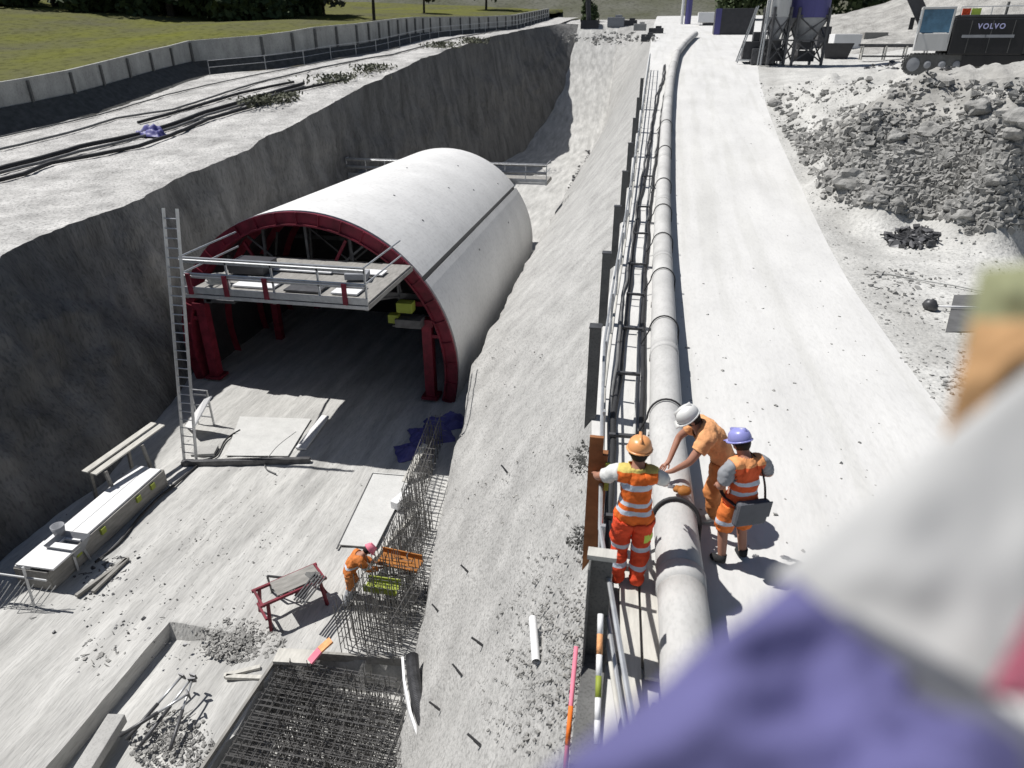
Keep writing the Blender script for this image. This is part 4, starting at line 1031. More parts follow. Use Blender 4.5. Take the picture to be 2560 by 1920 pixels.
# orange tray and yellow crate
tag(one('orange_tray', lambda b: (b.box(fl(1000, 1405, .9), (1.0, .42, .05), rz=-.1), b.box(fl(1000, 1405, .9) + Vector((0, .2, .08)), (1.0, .03, .14), rz=-.1)), 'brown'), 'brown orange tray resting on the starter bars', 'tray')
tag(one('yellow_crate', lambda b: (b.box(fl(955, 1470, .75), (.75, .32, .04)), b.box(fl(955, 1470, .75) + Vector((0, -.16, .08)), (.75, .03, .16)), b.box(fl(955, 1470, .75) + Vector((0, .16, .08)), (.75, .03, .16))), 'yellow'), 'yellow green crate among the starter bars', 'crate')
for a, c, l_ in [((960, 1440), (1040, 1442), 'upper light board laid across the starter bars'), ((940, 1452), (1030, 1430), 'lower dark board laid across the starter bars')]:
    tag(one('cross_board', lambda b: b.bar(fl(*a, .7), fl(*c, .7), .06, .06), 'timberg'), l_, 'board', 'boards across the starter bars')
# rebar: mat in the bay
rb = empty('rebar_mat', (-5.2, 6.5, FZ - .3), 'dense mat of reinforcing bars in the sunk bay at the bottom', 'rebar')
def bayL(y): return itp(y, [(3.5, -6.9), (6.6, -6.6), (9.2, -6.65)])
def bayR(y): return itp(y, [(3.5, -3.0), (7.5, -3.6), (9.4, -4.25)])
for lvl, dz in (('lower_layer', -.62), ('upper_layer', .02)):
    def ly(b, dz=dz):
        y_ = 5.6
        while y_ < 9.05:
            b.tube([(bayL(y_) - (.05 if dz > 0 else 0), y_, FZ + dz + random.uniform(-.02, .02)), (bayR(y_) + .15, y_ + random.uniform(-.03, .03), FZ + dz)], .011, 4, caps=False); y_ += .13
        x_ = -6.6
        while x_ < -3.4:
            b.tube([(x_, 5.6, FZ + dz + .03), (x_ + random.uniform(-.03, .03), 9.05, FZ + dz + .03)], .011, 4, caps=False); x_ += .15
    P_(one(lvl, ly, 'rebar'), rb)
def stand(b):
    rnd = random.Random(5)
    for i in range(650):
        y_ = rnd.uniform(5.6, 8.9); x_ = rnd.uniform(-6.45, -3.9 - (y_ - 6) * .12)
        h = rnd.uniform(.5, 1.0)
        b.tube([(x_, y_, FZ - .6), (x_ + rnd.uniform(-.04, .04), y_ + rnd.uniform(-.04, .04), FZ - .6 + h)], .009, 4, caps=False)
    for i in range(46):
        y_ = 5.6 + i * .075; z_ = FZ + .25 + rnd.uniform(-.06, .06)
        b.tube([(-6.55, y_, z_ - .15), (-3.7 - (y_ - 6) * .15, y_, z_ - .15)], .009, 4, caps=False)
    for i in range(10):
        x_ = -6.3 + i * .22; b.tube([(x_, 5.6, FZ + .12), (x_, 8.9, FZ + .12)], .009, 4, caps=False)
P_(one('upright_bars', stand, 'rebar'), rb)
tag(one('bay_edge_board', lambda b: b.bar((-6.98, 3.6, FZ - .02), (-6.78, 9.2, FZ - .02), .06, .25), 'timberg'), 'long timber edge board left of the rebar bay', 'board')
tag(one('bay_edge_board', lambda b: b.bar((-6.78, 9.22, FZ), (-4.2, 9.5, FZ), .06, .2), 'timberg'), 'short timber edge board across the far end of the rebar bay', 'board')
# starter bars in rows
rws = [((-5.55, 9.45), (-5.4, 11.3), 15, 1.3, 'nearest cage of starter bars standing at the far end of the rebar bay'), ((-5.35, 11.4), (-5.55, 13.8), 18, 1.15, 'cage of starter bars behind the orange tray'), ((-5.7, 13.9), (-6.2, 18.0), 26, 1.0, 'farthest cage of starter bars running toward the tunnel foot')]
for k, (a, c, n, h, l_) in enumerate(rws):
    e = empty('starter_bars', (a[0], a[1], FZ), l_, 'rebar', 'cages of starter bars')
    a = Vector((*a, 0)); c = Vector((*c, 0)); wd = [1.35, .8, .5][k]; nrow = [7, 5, 3][k]
    def vb(b):
        rnd = random.Random(k)
        for i in range(n + 1):
            for j in range(nrow):
                q = a.lerp(c, i / n) - a; x = q.x + wd * j / nrow + rnd.uniform(-.02, .02); hh = h * rnd.uniform(.8, 1.12)
                b.tube([(x, q.y + rnd.uniform(-.04, .04), -.0), (x - .03, q.y, hh)], .011, 4, caps=False)
    def hb(b):
        for j in (0, nrow - 1):
            for z_ in (.25, .55, .85, 1.1):
                q = c - a; x = wd * j / nrow; b.tube([(x, 0, z_), (x + q.x, q.y, z_)], .011, 4, caps=False)
        for i in range(0, n + 1, 2):
            q = (c - a) * (i / n)
            for z_ in (.5, 1.0): b.tube([(q.x, q.y, z_), (q.x + wd, q.y, z_)], .009, 4, caps=False)
    one('vertical_bars', vb, 'rebar', e); one('horizontal_bars', hb, 'rebar', e)
e = empty('wall_dowels', (-4.5, 9.6, FZ), 'row of short dowel bars sticking out at the slope toe', 'rebar')
one('dowel_bars', lambda b: [b.tube([(-.55, i * .1, .35 + .05 * math.sin(i)), (.45, i * .1 + .03, .42)], .01, 4, caps=False) for i in range(18)], 'rebar', e)
e = empty('edge_bars', fl(40, 1530), 'fan of reinforcing bars sticking up at the left edge below the formwork box', 'rebar')
def eb(b):
    rnd = random.Random(3)
    for i in range(16):
        x = -1.5 + i * .13; b.tube([(x, rnd.uniform(-.1, .1), 0), (x + .45, .3 + rnd.uniform(-.1, .1), .6)], .01, 4, caps=False)
one('slanted_bars', eb, 'steel', e); one('frame_tubes', lambda b: (b.tube([(.3, .2, 0), (.3, .3, 1.1)], .03, 6), b.tube([(-.9, .2, 0), (-.9, .3, 1.3)], .03, 6), b.tube([(-1.6, .25, .8), (.8, .3, .8)], .025, 6)), 'steel', e)
tag(one('safety_strip', lambda b: (b.bar(fl(775, 1655, .35), fl(800, 1625, .5), .16, .05, m=0), b.bar(fl(800, 1625, .5), fl(828, 1600, .6), .16, .05, m=1)), ['pink', 'orangel']), 'pink and orange plastic strip at the corner of the rebar bay', 'strip')

# ------------------------------------------------------------------ right side ground
def gp(px, py): return atF(px, py, G0)
g1 = [gp(*q) for q in ((2384, 742), (2470, 740), (2448, 832), (2362, 836))]
tag(one('rubber_mat', lambda b: b.add([q + Vector((0, 0, .03)) for q in g1] + [q + Vector((0, 0, .005)) for q in g1], [(0, 1, 2, 3), (7, 6, 5, 4), (0, 4, 5, 1), (1, 5, 6, 2), (2, 6, 7, 3), (3, 7, 4, 0)]), 'mesh'), 'dark grey square mat lying on the verge right of the road', 'mat')
bl = empty('ball_headed_rod', gp(2330, 778), 'pale rod with a dark round head lying across the grey mat', 'rod')
q = gp(2450, 780) - bl.location
one('rod', lambda b: b.tube([(0, 0, .1), q + Vector((0, 0, .1))], .022, 8), 'white', bl, smooth=True); one('round_head', lambda b: b.rock((-.05, 0, .12), .16, sub=2, flat=.9), 'steeld', bl, smooth=True)
tag(one('cable', lambda b: b.tube([gp(px, py) + Vector((0, 0, .04)) for px, py in [(2160, 690), (2220, 690), (2300, 705), (2380, 718), (2440, 732), (2520, 745)]], .018, 5), 'hosel', smooth=True), 'thin pale cable lying on the verge above the grey mat', 'cable')
debris('debris', 2280, 602, 55, 20, 260, .07, 'steeld', 'dark heap of scrap beside the road', fn=lambda x, y: gp(x, y) + Vector((0, 0, .06)), seed=31)
debris('debris', 2405, 950, 45, 40, 60, .03, 'rock', 'loose clods near the mat', fn=gp, seed=32)
debris('debris', 2240, 705, 60, 30, 120, .04, 'rock', 'loose gravel edge of the verge', fn=gp, seed=33)
# rubble on the heap
rnd = random.Random(11); b = MB(); n = 0
while n < 15000:
    px = rnd.uniform(1890, 2620); py = rnd.uniform(210, 640)
    dens = math.exp(-((px - 2360) / 190.) ** 2 - ((py - 440 - (px - 2300) * .18) / 95.) ** 2) + .9 * math.exp(-((px - 2080) / 110.) ** 2 - ((py - 370 - (px - 2080) * .25) / 28.) ** 2) + .08
    if px < 1900 + (py - 240) * .62: continue
    if py > 525 + (px - 2170) * .17: continue
    if rnd.random() > dens: continue
    q = gp(px, py); q.z = GR(q.x, q.y)
    r = .022 + .13 * rnd.random() ** 5; b.chip(q + Vector((0, 0, r * .3)), r, rnd); n += 1
tag(b.build('rubble', 'rock'), 'dense broken rubble covering the spoil heap', 'rubble', None, 'stuff')
BL = [(2125, 455, .55, 'largest pale boulder at the near foot of the spoil heap'), (2085, 440, .3, 'small boulder left of the largest one'), (2175, 505, .28, 'dark sided boulder at the heap foot'), (2200, 510, .22, 'boulder in a row at the heap foot, second'), (2240, 512, .25, 'boulder in a row at the heap foot, third'), (2235, 355, .34, 'round pale boulder halfway up the heap'), (2330, 330, .42, 'broad boulder near the middle of the heap'), (2520, 385, .28, 'pale boulder at the right edge of the heap'), (2380, 530, .3, 'boulder at the near right of the heap'), (2410, 545, .25, 'small boulder beside the heap foot at right'), (2440, 300, .38, 'dark boulder below the excavator'), (2545, 330, .45, 'large dark boulder at the right edge below the excavator'), (1935, 265, .35, 'dark lump at the road edge before the silos'), (2480, 470, .25, 'small pale boulder low on the right of the heap')]
for i, (px, py, r, l_) in enumerate(BL):
    q = gp(px, py); q.z = GR(q.x, q.y)
    tag(one('boulder', lambda b: b.rock(q + Vector((0, 0, r * .25)), r, seed=40 + i, sub=3), 'rock'), l_, 'boulder', 'boulders on the spoil heap')
b = MB()
for i in range(160):
    px = rnd.uniform(1700, 2200); py = rnd.uniform(200, 1400); q = at(px, py, 0)
    if q.y > 60: continue
    q = atF(px, py); b.chip(q, .01 + .02 * rnd.random() ** 3, rnd)
tag(b.build('road_grit', 'rock'), 'few small stones scattered on the dusty road', 'gravel', None, 'stuff')
b = MB()
for i in range(1800):
    px = rnd.uniform(1900, 2560); py = rnd.uniform(250, 1000)
    if px < 1870 + (py - 240) * .58: continue
    q = gp(px, py); r = .012 + .03 * rnd.random() ** 2; b.chip(q, r, rnd)
tag(b.build('gravel', 'rock'), 'scattered gravel on the verge', 'gravel', None, 'stuff')
# ------------------------------------------------------------------ excavator
ez = 4.25; eloc = at(2258, 183, ez); eloc.z = ez - .05
ex = empty('excavator', eloc, 'dark excavator with a blue-windowed grey cab on the spoil heap at top right', 'excavator', rz=math.radians(-14)); ex.scale = (.84, .84, .92)
def track(y0):
    def f(b):
        prof = []
        for i in range(9): a = math.pi / 2 + i / 8 * math.pi; prof.append((.45 + math.cos(a) * .42 - .1, .44 + math.sin(a) * .42))
        for i in range(9): a = -math.pi / 2 + i / 8 * math.pi; prof.append((3.6 + math.cos(a) * .42, .44 + math.sin(a) * .42))
        n = len(prof); vs = [(x, y0, z) for x, z in prof] + [(x, y0 + .55, z) for x, z in prof]
        b.add(vs, [tuple(range(n)), tuple(range(2 * n - 1, n - 1, -1))] + [(i, n + i, n + (i + 1) % n, (i + 1) % n) for i in range(n)])
        for i in range(n):
            p0 = Vector((prof[i][0], 0, prof[i][1])); p1 = Vector((prof[(i + 1) % n][0], 0, prof[(i + 1) % n][1])); L = (p1 - p0).length; k = max(1, int(L / .17))
            for j in range(k):
                q = p0.lerp(p1, (j + .5) / k); dd = (p1 - p0).normalized(); nn = Vector((dd.z, 0, -dd.x))
                b.box((q.x + nn.x * .03, y0 + .275, q.z + nn.z * .03), (.11, .6, .05), rot=Matrix.Rotation(-math.atan2(dd.z, dd.x), 3, 'Y'))
    return f
one('track', track(-.15), 'beam', ex); one('track', track(1.9), 'beam', ex)
for yy_ in (-.17, 2.48):
    for i_ in range(6): one('track_wheel', lambda b: b.lathe((.35 + i_ * .65, yy_, .44), [(.3 if i_ in (0, 5) else .17, -.02), (.3 if i_ in (0, 5) else .17, .02), (.08, .05)], 14, rot=Matrix.Rotation(math.pi / 2, 3, 'X')), 'tee', ex)
one('undercarriage', lambda b: (b.box((2.0, 1.1, .6), (1.6, 1.8, .5)), b.lathe((2.0, 1.1, .8), [(.7, 0), (.7, .25)], 20)), 'machg', ex)
def hull(b):
    b.prism([(1.75, -.25), (4.9, -.25), (5.25, .1), (5.35, 1.2), (5.25, 2.3), (4.9, 2.6), (1.75, 2.6)], .85, 2.35)
ho = one('engine_housing', hull, 'black', ex, bevel=.06)
one('hood_lid', lambda b: b.prism([(1.8, -.2), (4.8, -.2), (5.1, .3), (5.1, 2.2), (4.8, 2.5), (1.8, 2.5)], 2.36, 2.48), 'machg', ex, bevel=.03)
one('handrail', lambda b: (b.tube([(1.9, -.15, 2.45), (1.9, -.15, 2.8), (4.6, -.15, 2.8), (4.6, -.15, 2.45)], .025, 6), b.tube([(3.2, -.15, 2.45), (3.2, -.15, 2.8)], .025, 6)), 'steel', ex)
one('side_stripe', lambda b: b.box((3.3, -.262, 1.62), (2.2, .02, .12)), 'tee', ex)
one('lower_black_box', lambda b: (b.box((3.9, .3, .62), (2.9, 1.1, .46)), b.box((3.2, -.27, 1.3), (.02, .02, .9))), 'black', ex, bevel=.03)  # black box below the housing, with a thin upright bar
for x_ in (2.5, 3.4, 4.3): one('panel_seam', lambda b: b.box((x_, -.256, 1.6), (.025, .012, 1.3)), 'beam', ex)
one('exhaust', lambda b: b.tube([(3.9, .6, 2.4), (3.9, .6, 3.0)], .06, 8), 'beam', ex)
cb = one('cab', lambda b: (b.box((.95, .35, 1.38), (1.5, 1.15, .72)), b.box((.95, .35, 2.78), (1.5, 1.15, .1)), [b.box((x, yy, 2.05), (.09, .09, 1.4)) for x in (.25, 1.65) for yy in (-.18, .88)], b.box((1.2, .35, 1.55), (.9, 1.1, .4))), 'silow', ex, bevel=.02)
one('window', lambda b: (b.box((.95, -.19, 2.25), (1.36, .02, .95))), 'glass', cb); one('window', lambda b: b.box((.24, .35, 2.25), (.02, .96, .95)), 'glass', cb)
one('beacon', lambda b: (b.box((2.2, .6, 2.62), (.35, .2, .28), m=0), b.box((2.62, .6, 2.62), (.4, .2, .28), m=1)), ['redor', 'lime'], ex)
one('mirror', lambda b: (b.bar((.2, -.2, 2.3), (-.12, -.35, 2.3), .03), b.box((-.15, -.36, 2.15), (.2, .06, .5))), 'black', ex)
one('boom', lambda b: (b.bar((.9, 1.5, 1.7), (-1.2, 1.6, 4.6), .35, .6), b.bar((-1.2, 1.6, 4.6), (-4.0, 1.7, 4.0), .3, .5)), 'machg', ex, bevel=.03)
cu = bpy.data.curves.new('lettering', 'FONT'); cu.body = 'VOLVO'; cu.size = .30; cu.extrude = .006; cu.align_x = 'CENTER'; cu.space_character = 1.25; cu.offset = .006
to = bpy.data.objects.new('lettering', cu); COL.objects.link(to)
dg = bpy.context.evaluated_depsgraph_get(); me = bpy.data.meshes.new_from_object(to.evaluated_get(dg)); bpy.data.objects.remove(to)
me.materials.clear(); me.materials.append(M['decal']); to = bpy.data.objects.new('lettering', me); COL.objects.link(to)
to.parent = ho; to.location = (3.35, -.262, 1.92); to.rotation_euler = (math.pi / 2, 0, 0)
# ------------------------------------------------------------------ silos
def silo(px, py, z, r, m, label, cone=True, rz=0):
    q = atF(px, py, G0); e = empty('silo', q, label, 'silo', 'silos beside the road', rz)
    one('tank', lambda b: b.lathe((0, 0, 0), [(r, 3.0), (r, 9.5), (r * .5, 10.2)], 24), m, e, smooth=False)
    one('cone', lambda b: b.lathe((0, 0, 0), [(r * .35, 1.5), (r * .98, 2.99)], 24), 'tee', e)
    for i in range(4):
        a = math.pi / 4 + i * math.pi / 2; x, yy = math.cos(a) * r * 1.1, math.sin(a) * r * 1.1
        one('leg', lambda b: b.bar((x, yy, 0), (x, yy, 3.6), .16), 'steeld', e)
    def br(b):
        c = [(math.cos(math.pi / 4 + i * math.pi / 2) * r * 1.1, math.sin(math.pi / 4 + i * math.pi / 2) * r * 1.1) for i in range(4)]
        for i in range(4):
            a, d_ = c[i], c[(i + 1) % 4]
            for z0, z1 in ((.2, 1.6), (1.6, 3.1)): b.bar((*a, z0), (*d_, z1), .08); b.bar((*d_, z0), (*a, z1), .08); b.bar((*a, z1), (*d_, z1), .1)
    one('bracing', br, 'steeld', e)
    one('hopper_box', lambda b: (b.box((0, 0, 1.3), (.8, .8, .6)), b.box((.2, .1, .6), (1.2, .8, .7))), 'machg', e)
    one('service_pipe', lambda b: (b.tube([(-r * 1.15, -.3, 0), (-r * 1.05, -.3, 9)], .07, 6), b.tube([(-r * 1.3, -.1, 0), (-r * 1.05, -.1, 5)], .05, 6)), 'steel', e)
    return e
silo(2000, 163, 3.75, 1.35, 'silo', 'blue silo on a braced steel frame, right one of the pair beside the road', rz=.2)
silo(1925, 163, 3.85, .8, 'silow', 'narrow pale silo on a braced frame, left one of the pair beside the road', rz=.4)
def fbox(px, py, z, d_, m, name, label, cat, rz=0, par=None):
    q = atF(px, py, G0)
    return tag(one(name, lambda b: b.box(q + Vector((0, 0, d_[2] / 2)), d_, rz=rz), m, bevel=.03), label, cat)
q = atF(1880, 158, G0)
gn = empty('pump_unit', q, 'dark pump unit with open steel frame at the left of the silos', 'pump')
one('housing', lambda b: (b.box((0, 0, .8), (1.6, 1.2, 1.2)), b.box((.2, 0, 1.7), (.8, .8, .6))), 'machg', gn, bevel=.03); one('frame', lambda b: [b.bar((x, yy, 0), (x * .5 + .4, yy, 3.6), .08) for x in (-1.1, .9) for yy in (-.6, .6)] + [b.bar((-1.1, -.6, .2), (.9, -.6, .2), .1)], 'steel', gn)
fbox(2108, 122, 4.1, (2.2, 1.5, 1.1), 'white', 'storage_container', 'white storage container on the ground right of the silos', 'container', .1)
fbox(2182, 100, 4.4, (2.0, 1.2, .6), 'timberg', 'timber_stack', 'grey stack of timber behind the trestle table', 'timber', .1)
tt = empty('trestle_table', atF(2230, 150, G0), 'long steel trestle table with stacked beams before the timber stack', 'table')
one('beam_top', lambda b: (b.box((0, 0, 1.0), (5.0, .3, .14)), b.box((.4, .4, .95), (5.0, .2, .2)), b.box((0, -.2, .25), (4.4, .2, .12))), 'steeld', tt)
for x in (-2.2, -.6, .8, 2.2): one('leg', lambda b: (b.bar((x, -.2, 0), (x, -.2, .95), .09), b.bar((x, .4, 0), (x, .4, .95), .09), b.bar((x, -.2, .4), (x, .4, .4), .07)), 'timber', tt)
fbox(2052, 118, 4.2, (1.0, 1.4, 1.6), 'machg', 'dark_cabinet', 'dark cabinet between the blue silo and the white container', 'cabinet')
debris('debris', 2270, 172, 90, 12, 160, .09, 'steeld', 'dark scraps on the ground near the trestle table', fn=lambda x, y: gp(x, y) + Vector((0, 0, .1)), seed=44)
tag(one('crate_stack', lambda b: (b.box(atF(1903, 160, G0) + Vector((0, 0, .5)), (1.6, 1.2, 1.0)), b.box(atF(1903, 160, G0) + Vector((.3, 0, 1.3)), (.9, .9, .6))), 'steeld', bevel=.03), 'dark stacked crates left of the silo frames', 'crates')
tag(one('skip_bin', lambda b: b.add([atF(2062, 148, G0) + Vector(v) for v in ((0, 0, 0), (1.6, 0, 0), (1.6, 1.2, 0), (0, 1.2, 0), (-.3, -.2, 1.1), (1.9, -.2, 1.1), (1.9, 1.4, 1.1), (-.3, 1.4, 1.1))], [(0, 1, 5, 4), (1, 2, 6, 5), (2, 3, 7, 6), (3, 0, 4, 7), (3, 2, 1, 0), (4, 5, 6, 7)]), 'machg'), 'dark skip bin right of the blue silo', 'bin')
# spoil mound behind, rising to the top right
rows = []
for i in range(40):
    r = []
    for j in range(60):
        x = 12 + j * 1.0; yy = 62 + i * 1.1
        h = 13 * math.exp(-((x - 48) / 21.) ** 2 - ((yy - 88) / 17.) ** 2) + .6 * nz(x, yy, 0, .2, 4)
        e_ = min(i, 39 - i, j, 59 - j) / 5.; r.append(Vector((x, yy, T(yy) - .5 + h * min(1, e_))))
    rows.append(r)
b = MB(); b.grid(rows); o = b.build('spoil_mound', 'spoil', smooth=True); tag(o, None, None, None, 'structure')
# ------------------------------------------------------------------ far background
def tree(loc, h, cr, label, cat='tree', m='leaf', n=900, seed=0, leaf=.35, name='tree', group='trees beyond the site', zr=(.42, .88)):
    e = empty(name, loc, label, cat, group); rnd = random.Random(seed)
    def tr(b):
        b.tube([(0, 0, -.5), (.1, 0, h * .35), (.0, .1, h * .7)], .2, 7, rs=[h * .03, h * .022, h * .01])
        for i in range(7):
            a = rnd.random() * 6.28; z = h * rnd.uniform(.3, .55); b.tube([(0, 0, z), (math.cos(a) * cr * .6, math.sin(a) * cr * .6, z + h * .22)], .1, 5, rs=[h * .012, h * .004])
    one('trunk', tr, 'bark', e)
    b = MB(); cl = [(Vector((rnd.uniform(-.6, .6) * cr, rnd.uniform(-.6, .6) * cr, h * rnd.uniform(*zr))), cr * rnd.uniform(.3, .55)) for _ in range(12)]
    for i in range(n):
        c, r = rnd.choice(cl); d_ = Vector((rnd.gauss(0, 1), rnd.gauss(0, 1), rnd.gauss(0, 1))).normalized() * r * rnd.random() ** .35
        q = c + d_; u = Vector((rnd.gauss(0, 1), rnd.gauss(0, 1), rnd.gauss(0, 1))).normalized(); v = u.orthogonal().normalized(); l_ = leaf * rnd.uniform(.5, 1.3)
        b.add([q - u * l_, q + v * l_ * .6, q + u * l_, q - v * l_ * .6], [(0, 1, 2, 3)])
    b.build('crown', m, e); return e
def ap(px, py, Y):
    q = atY(px, py, Y); return q
# dark tree belt at the back of the field (top left)
TLc = 0
for i, px in enumerate(range(-30, 760, 58)):
    Y = 78 + 6 * math.sin(i * 2.1); q = atY(px, 60 + 12 * math.sin(i * 1.7), Y)
    q = Vector((q.x, Y, min(q.z, fieldZ(q.x, Y) + 3)))
    q = Vector((q.x, Y, fieldZ(q.x, Y)))
    tree(q, 11 + 3 * math.sin(i * 3.3), 5.2, 'dense dark tree, number %s from the left in the belt behind the field' % ['one', 'two', 'three', 'four', 'five', 'six', 'seven', 'eight', 'nine', 'ten', 'eleven', 'twelve', 'thirteen', 'fourteen'][i], n=2600, seed=i, leaf=.5, zr=(.06, .6))
tree(ap(935, 55, 82), 7, 2.4, 'round leafy tree above the ribbed part of the retaining wall', n=1200, seed=51, leaf=.3)
tree(ap(1215, 38, 120), 7.5, 3.2, 'leafy tree near the end of the retaining wall', n=1000, seed=52, leaf=.35)
tree(ap(1060, 40, 100), 6, 2.6, 'pale leafy tree between the two taller trees', n=900, seed=53, leaf=.35, m='leaf2')
tree(ap(810, 45, 84), 6, 3.6, 'low bushy tree at the right end of the dark belt', n=1400, seed=54, leaf=.4, m='leaf2')
tree(ap(1468, 72, 122), 5.5, 2.0, 'narrow dark tree beyond the far end of the pit', n=1500, seed=55, leaf=.3, zr=(.1, .85))
for i, (px, py, Y, h, cr) in enumerate([(1600, 40, 170, 9, 7), (1760, 38, 175, 9, 7), (1860, 50, 120, 8, 5), (2060, 60, 110, 9, 5), (2130, 45, 112, 10, 6), (1240, 20, 190, 9, 8), (980, 10, 200, 9, 9), (1380, 20, 200, 8, 8), (2200, 20, 150, 10, 8)]):
    tree(ap(px, py, Y), h, cr, ['broad dark tree above the white barrier', 'dark tree above the road end', 'dark tree left of the silos', 'dark tree right of the blue silo', 'dark tree beside the spoil mound', 'distant bushy tree above the leafy one', 'distant bushy tree above the retaining wall', 'distant bushy tree over the far end of the pit', 'distant tree on top of the spoil mound'][i], n=1300, seed=70 + i, leaf=.6, m='leaf' if i not in (5, 7) else 'leaf2', zr=(.15, .8))
# forest on hill
b = MB(); rnd = random.Random(4)
for i in range(9000):
    x = rnd.uniform(-330, 260); yy = rnd.uniform(215, 330); z = hill(x, yy)
    for k in range(4):
        q = Vector((x + rnd.uniform(-2.5, 2.5), yy + rnd.uniform(-2, 2), z + rnd.uniform(0, 8))); u = Vector((rnd.gauss(0, 1), rnd.gauss(0, .4), rnd.gauss(0, 1))).normalized() * rnd.uniform(1, 2.4); v = u.orthogonal().normalized() * 1.2
        b.add([q - u, q + v, q + u, q - v], [(0, 1, 2, 3)])
tag(b.build('forest', 'leaf'), 'dark forest covering the far hillside', 'forest', None, 'stuff')
# far barrier (white ribbed wall descending)
br_ = empty('white_barrier', ap(1560, 40, 150), 'long white ribbed barrier beyond the far end of the site', 'barrier')
pa, pc = ap(1495, 14, 170), ap(1622, 52, 150)
P_(one('rail_beam', lambda b: (b.bar(pa, pc, .5, .3), b.bar(pa - Vector((0, 0, 2.2)), pc - Vector((0, 0, 2.0)), .5, .2)), 'white'), br_)
for i in range(22):
    q = pa.lerp(pc, i / 21); P_(one('rib', lambda b: b.box(q - Vector((0, 0, 1.0)), (.4, .4, 2.2)), 'white'), br_)
tag(one('green_panel', lambda b: b.box(ap(1335, 50, 128), (3.0, .1, 2.3)), 'yellow'), 'bright yellow green panel at the far end of the retaining wall', 'panel')
tag(one('blue_column', lambda b: b.tube([ap(1717, 75, 108), ap(1717, 75, 108) + Vector((0, 0, 7))], .42, 12), 'silo'), 'slim blue column above the bend of the pipe', 'column')
tag(one('white_column', lambda b: b.tube([ap(1702, 75, 108), ap(1702, 75, 108) + Vector((0, 0, 7))], .2, 10), 'white'), 'thin white column left of the blue one', 'column')
cn = empty('site_container', ap(1830, 92, 84), 'dark container with a blue end at the far right of the road', 'container')
one('body', lambda b: b.box((0, 0, 1.3), (4.0, 2.4, 2.6)), 'machg', cn, bevel=.04); one('blue_end', lambda b: b.box((-1.7, -1.23, 1.3), (.6, .06, 2.6)), 'silo', cn)
wt = empty('white_trailer', ap(1780, 78, 105), 'small white ribbed trailer at the far end of the road', 'trailer')
one('body', lambda b: b.box((0, 0, 1.6), (4.0, 2.2, 1.2)), 'white', wt, bevel=.05); one('base', lambda b: b.box((.3, 0, .6), (3.2, 2, .7)), 'machg', wt)
for i, (px, py, Y, s) in enumerate([(1540, 55, 112, 1.2), (1575, 60, 112, 1.0), (1600, 68, 100, .8), (1620, 95, 80, .7), (1640, 80, 86, .8)]):
    q = ap(px, py, Y); tag(one('equipment_box', lambda b: (b.box(q, (s * 2, s, s)), b.box(q + Vector((s * .3, 0, s * .6)), (s * .8, s * .8, s * .3))), ['tee', 'machg', 'conc', 'steeld', 'machg'][i], bevel=.04), ['grey equipment box left in the far row', 'dark equipment box second in the far row', 'pale equipment box in the middle of the far row', 'dark box at the side of the far pipe', 'dark box near the slim blue column'][i], 'equipment', 'equipment at the far end')
tag(one('drill_mast', lambda b: (b.tube([ap(1473, 78, 112), ap(1470, 0, 112)], .35, 8), b.box(ap(1475, 70, 112), (2.6, 1.6, 2.0))), 'machg'), 'dark drill mast standing beyond the far end of the pit', 'drill')
debris('scrub', 1520, 102, 110, 14, 120, .11, 'rock', 'scrub and clods at the far end of the site', fn=lambda x, y: atF(x, y) + Vector((0, 0, .2)), seed=61)
# scrub tufts on the lip of the left bank
b = MB(); rnd = random.Random(9)
for cx, cy, rr in [(845, 205, 1.5), (705, 255, 1.0), (930, 180, 1.2), (1110, 120, 1.6), (1180, 108, 1.4), (650, 262, .8)]:
    c = atF(cx, cy)
    for i in range(260):
        q = c + Vector((rnd.gauss(0, rr * .5), rnd.gauss(0, rr), rnd.uniform(0, .5))); u = Vector((rnd.gauss(0, 1), rnd.gauss(0, 1), rnd.gauss(0, 1))).normalized() * .16; v = u.orthogonal().normalized() * .06
        b.add([q - u, q + v, q + u, q - v], [(0, 1, 2, 3)])
tag(b.build('scrub', 'leaf2'), 'dry scrub along the lip of the pit wall', 'scrub', None, 'stuff')

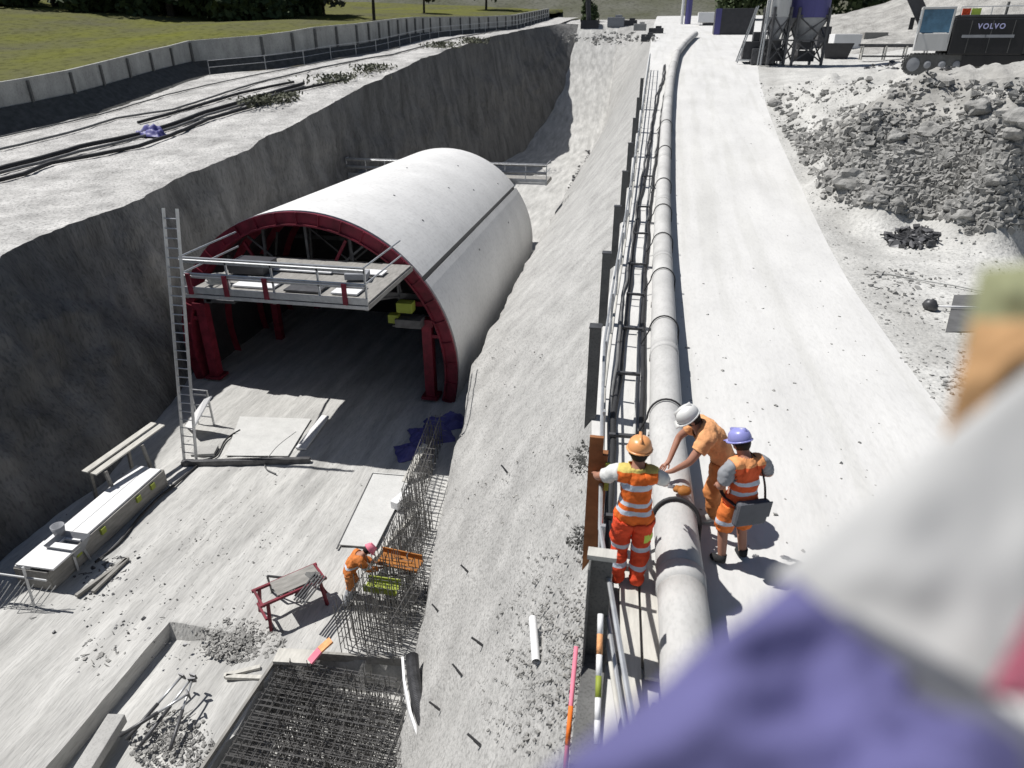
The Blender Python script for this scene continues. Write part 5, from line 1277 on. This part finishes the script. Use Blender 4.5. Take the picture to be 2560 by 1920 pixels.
# ------------------------------------------------------------------ out-of-focus things close to the camera, on the railing of the viewing deck
def nearpt(px, py, d):
    r = ray(px, py); r = r / np.linalg.norm(r); d *= .62; return Vector((r[0] * d, r[1] * d, H + r[2] * d))
def pillow(name, pix, d0, d1, m, label, cat, thick=.03, seed=0, n=26):
    """a soft folded cloth spanned between four corners, puffed out and creased, with real thickness"""
    A_, B_, C_, D_ = [nearpt(x, y, dd) for (x, y), dd in zip(pix, d0)]
    nrm = (B_ - A_).cross(D_ - A_).normalized(); b = MB(); thick *= .62
    for sgn in (1, -1):
        rows = []
        for i in range(n + 1):
            r = []
            for j in range(n + 1):
                u, v = i / n, j / n; q = A_.lerp(B_, u).lerp(D_.lerp(C_, u), v)
                k = (16 * u * (1 - u) * v * (1 - v)) ** .4
                r.append(q + nrm * sgn * thick * k * (1 + 1.1 * nz(u * 2.2 + seed, v * 2.2, seed, 1, 2)))
            rows.append(r)
        if sgn < 0: rows = rows[::-1]
        b.grid(rows)
    return tag(b.build(name, m, smooth=True), label, cat)
pillow('folded_jacket', [(1330, 1960), (1985, 1445), (2290, 1700), (2080, 2120)], (.62, .66, .66, .6), 0, 'jean', 'blurred folded blue work jacket close to the camera at lower right', 'jacket', .035, 2)
pillow('folded_trousers', [(2040, 2050), (2230, 1730), (2560, 1850), (2600, 2080)], (.6, .62, .62, .58), 0, 'jean', 'blurred folded blue trousers at the bottom right beside the jacket', 'trousers', .03, 5)
pillow('dark_cloth', [(2000, 1560), (2120, 1530), (2700, 1900), (2640, 2060)], (.72, .74, .72, .7), 0, 'bag', 'blurred dark grey cloth under the blue clothes', 'cloth', .03, 7)
pillow('plastic_sheet', [(1930, 1440), (2640, 870), (2660, 1720), (2350, 1740)], (.8, .85, .82, .78), 0, 'veil', 'blurred pale plastic sheet rising close to the camera at right', 'sheet', .012, 9)
pillow('ochre_bag', [(2350, 1130), (2430, 800), (2640, 800), (2640, 900)], (.9, .93, .93, .9), 0, 'ochre', 'blurred ochre fabric close to the camera at the right edge', 'fabric', .02, 11)
pillow('olive_bag', [(2405, 870), (2450, 670), (2640, 650), (2640, 900)], (.94, .97, .97, .94), 0, 'olive', 'blurred olive fabric above the ochre one at the right edge', 'fabric', .02, 13)
pillow('rose_cloth', [(2460, 1740), (2590, 1500), (2680, 1620), (2600, 1760)], (.72, .74, .74, .72), 0, 'rose', 'blurred rose cloth at the right edge', 'cloth', .015, 15)
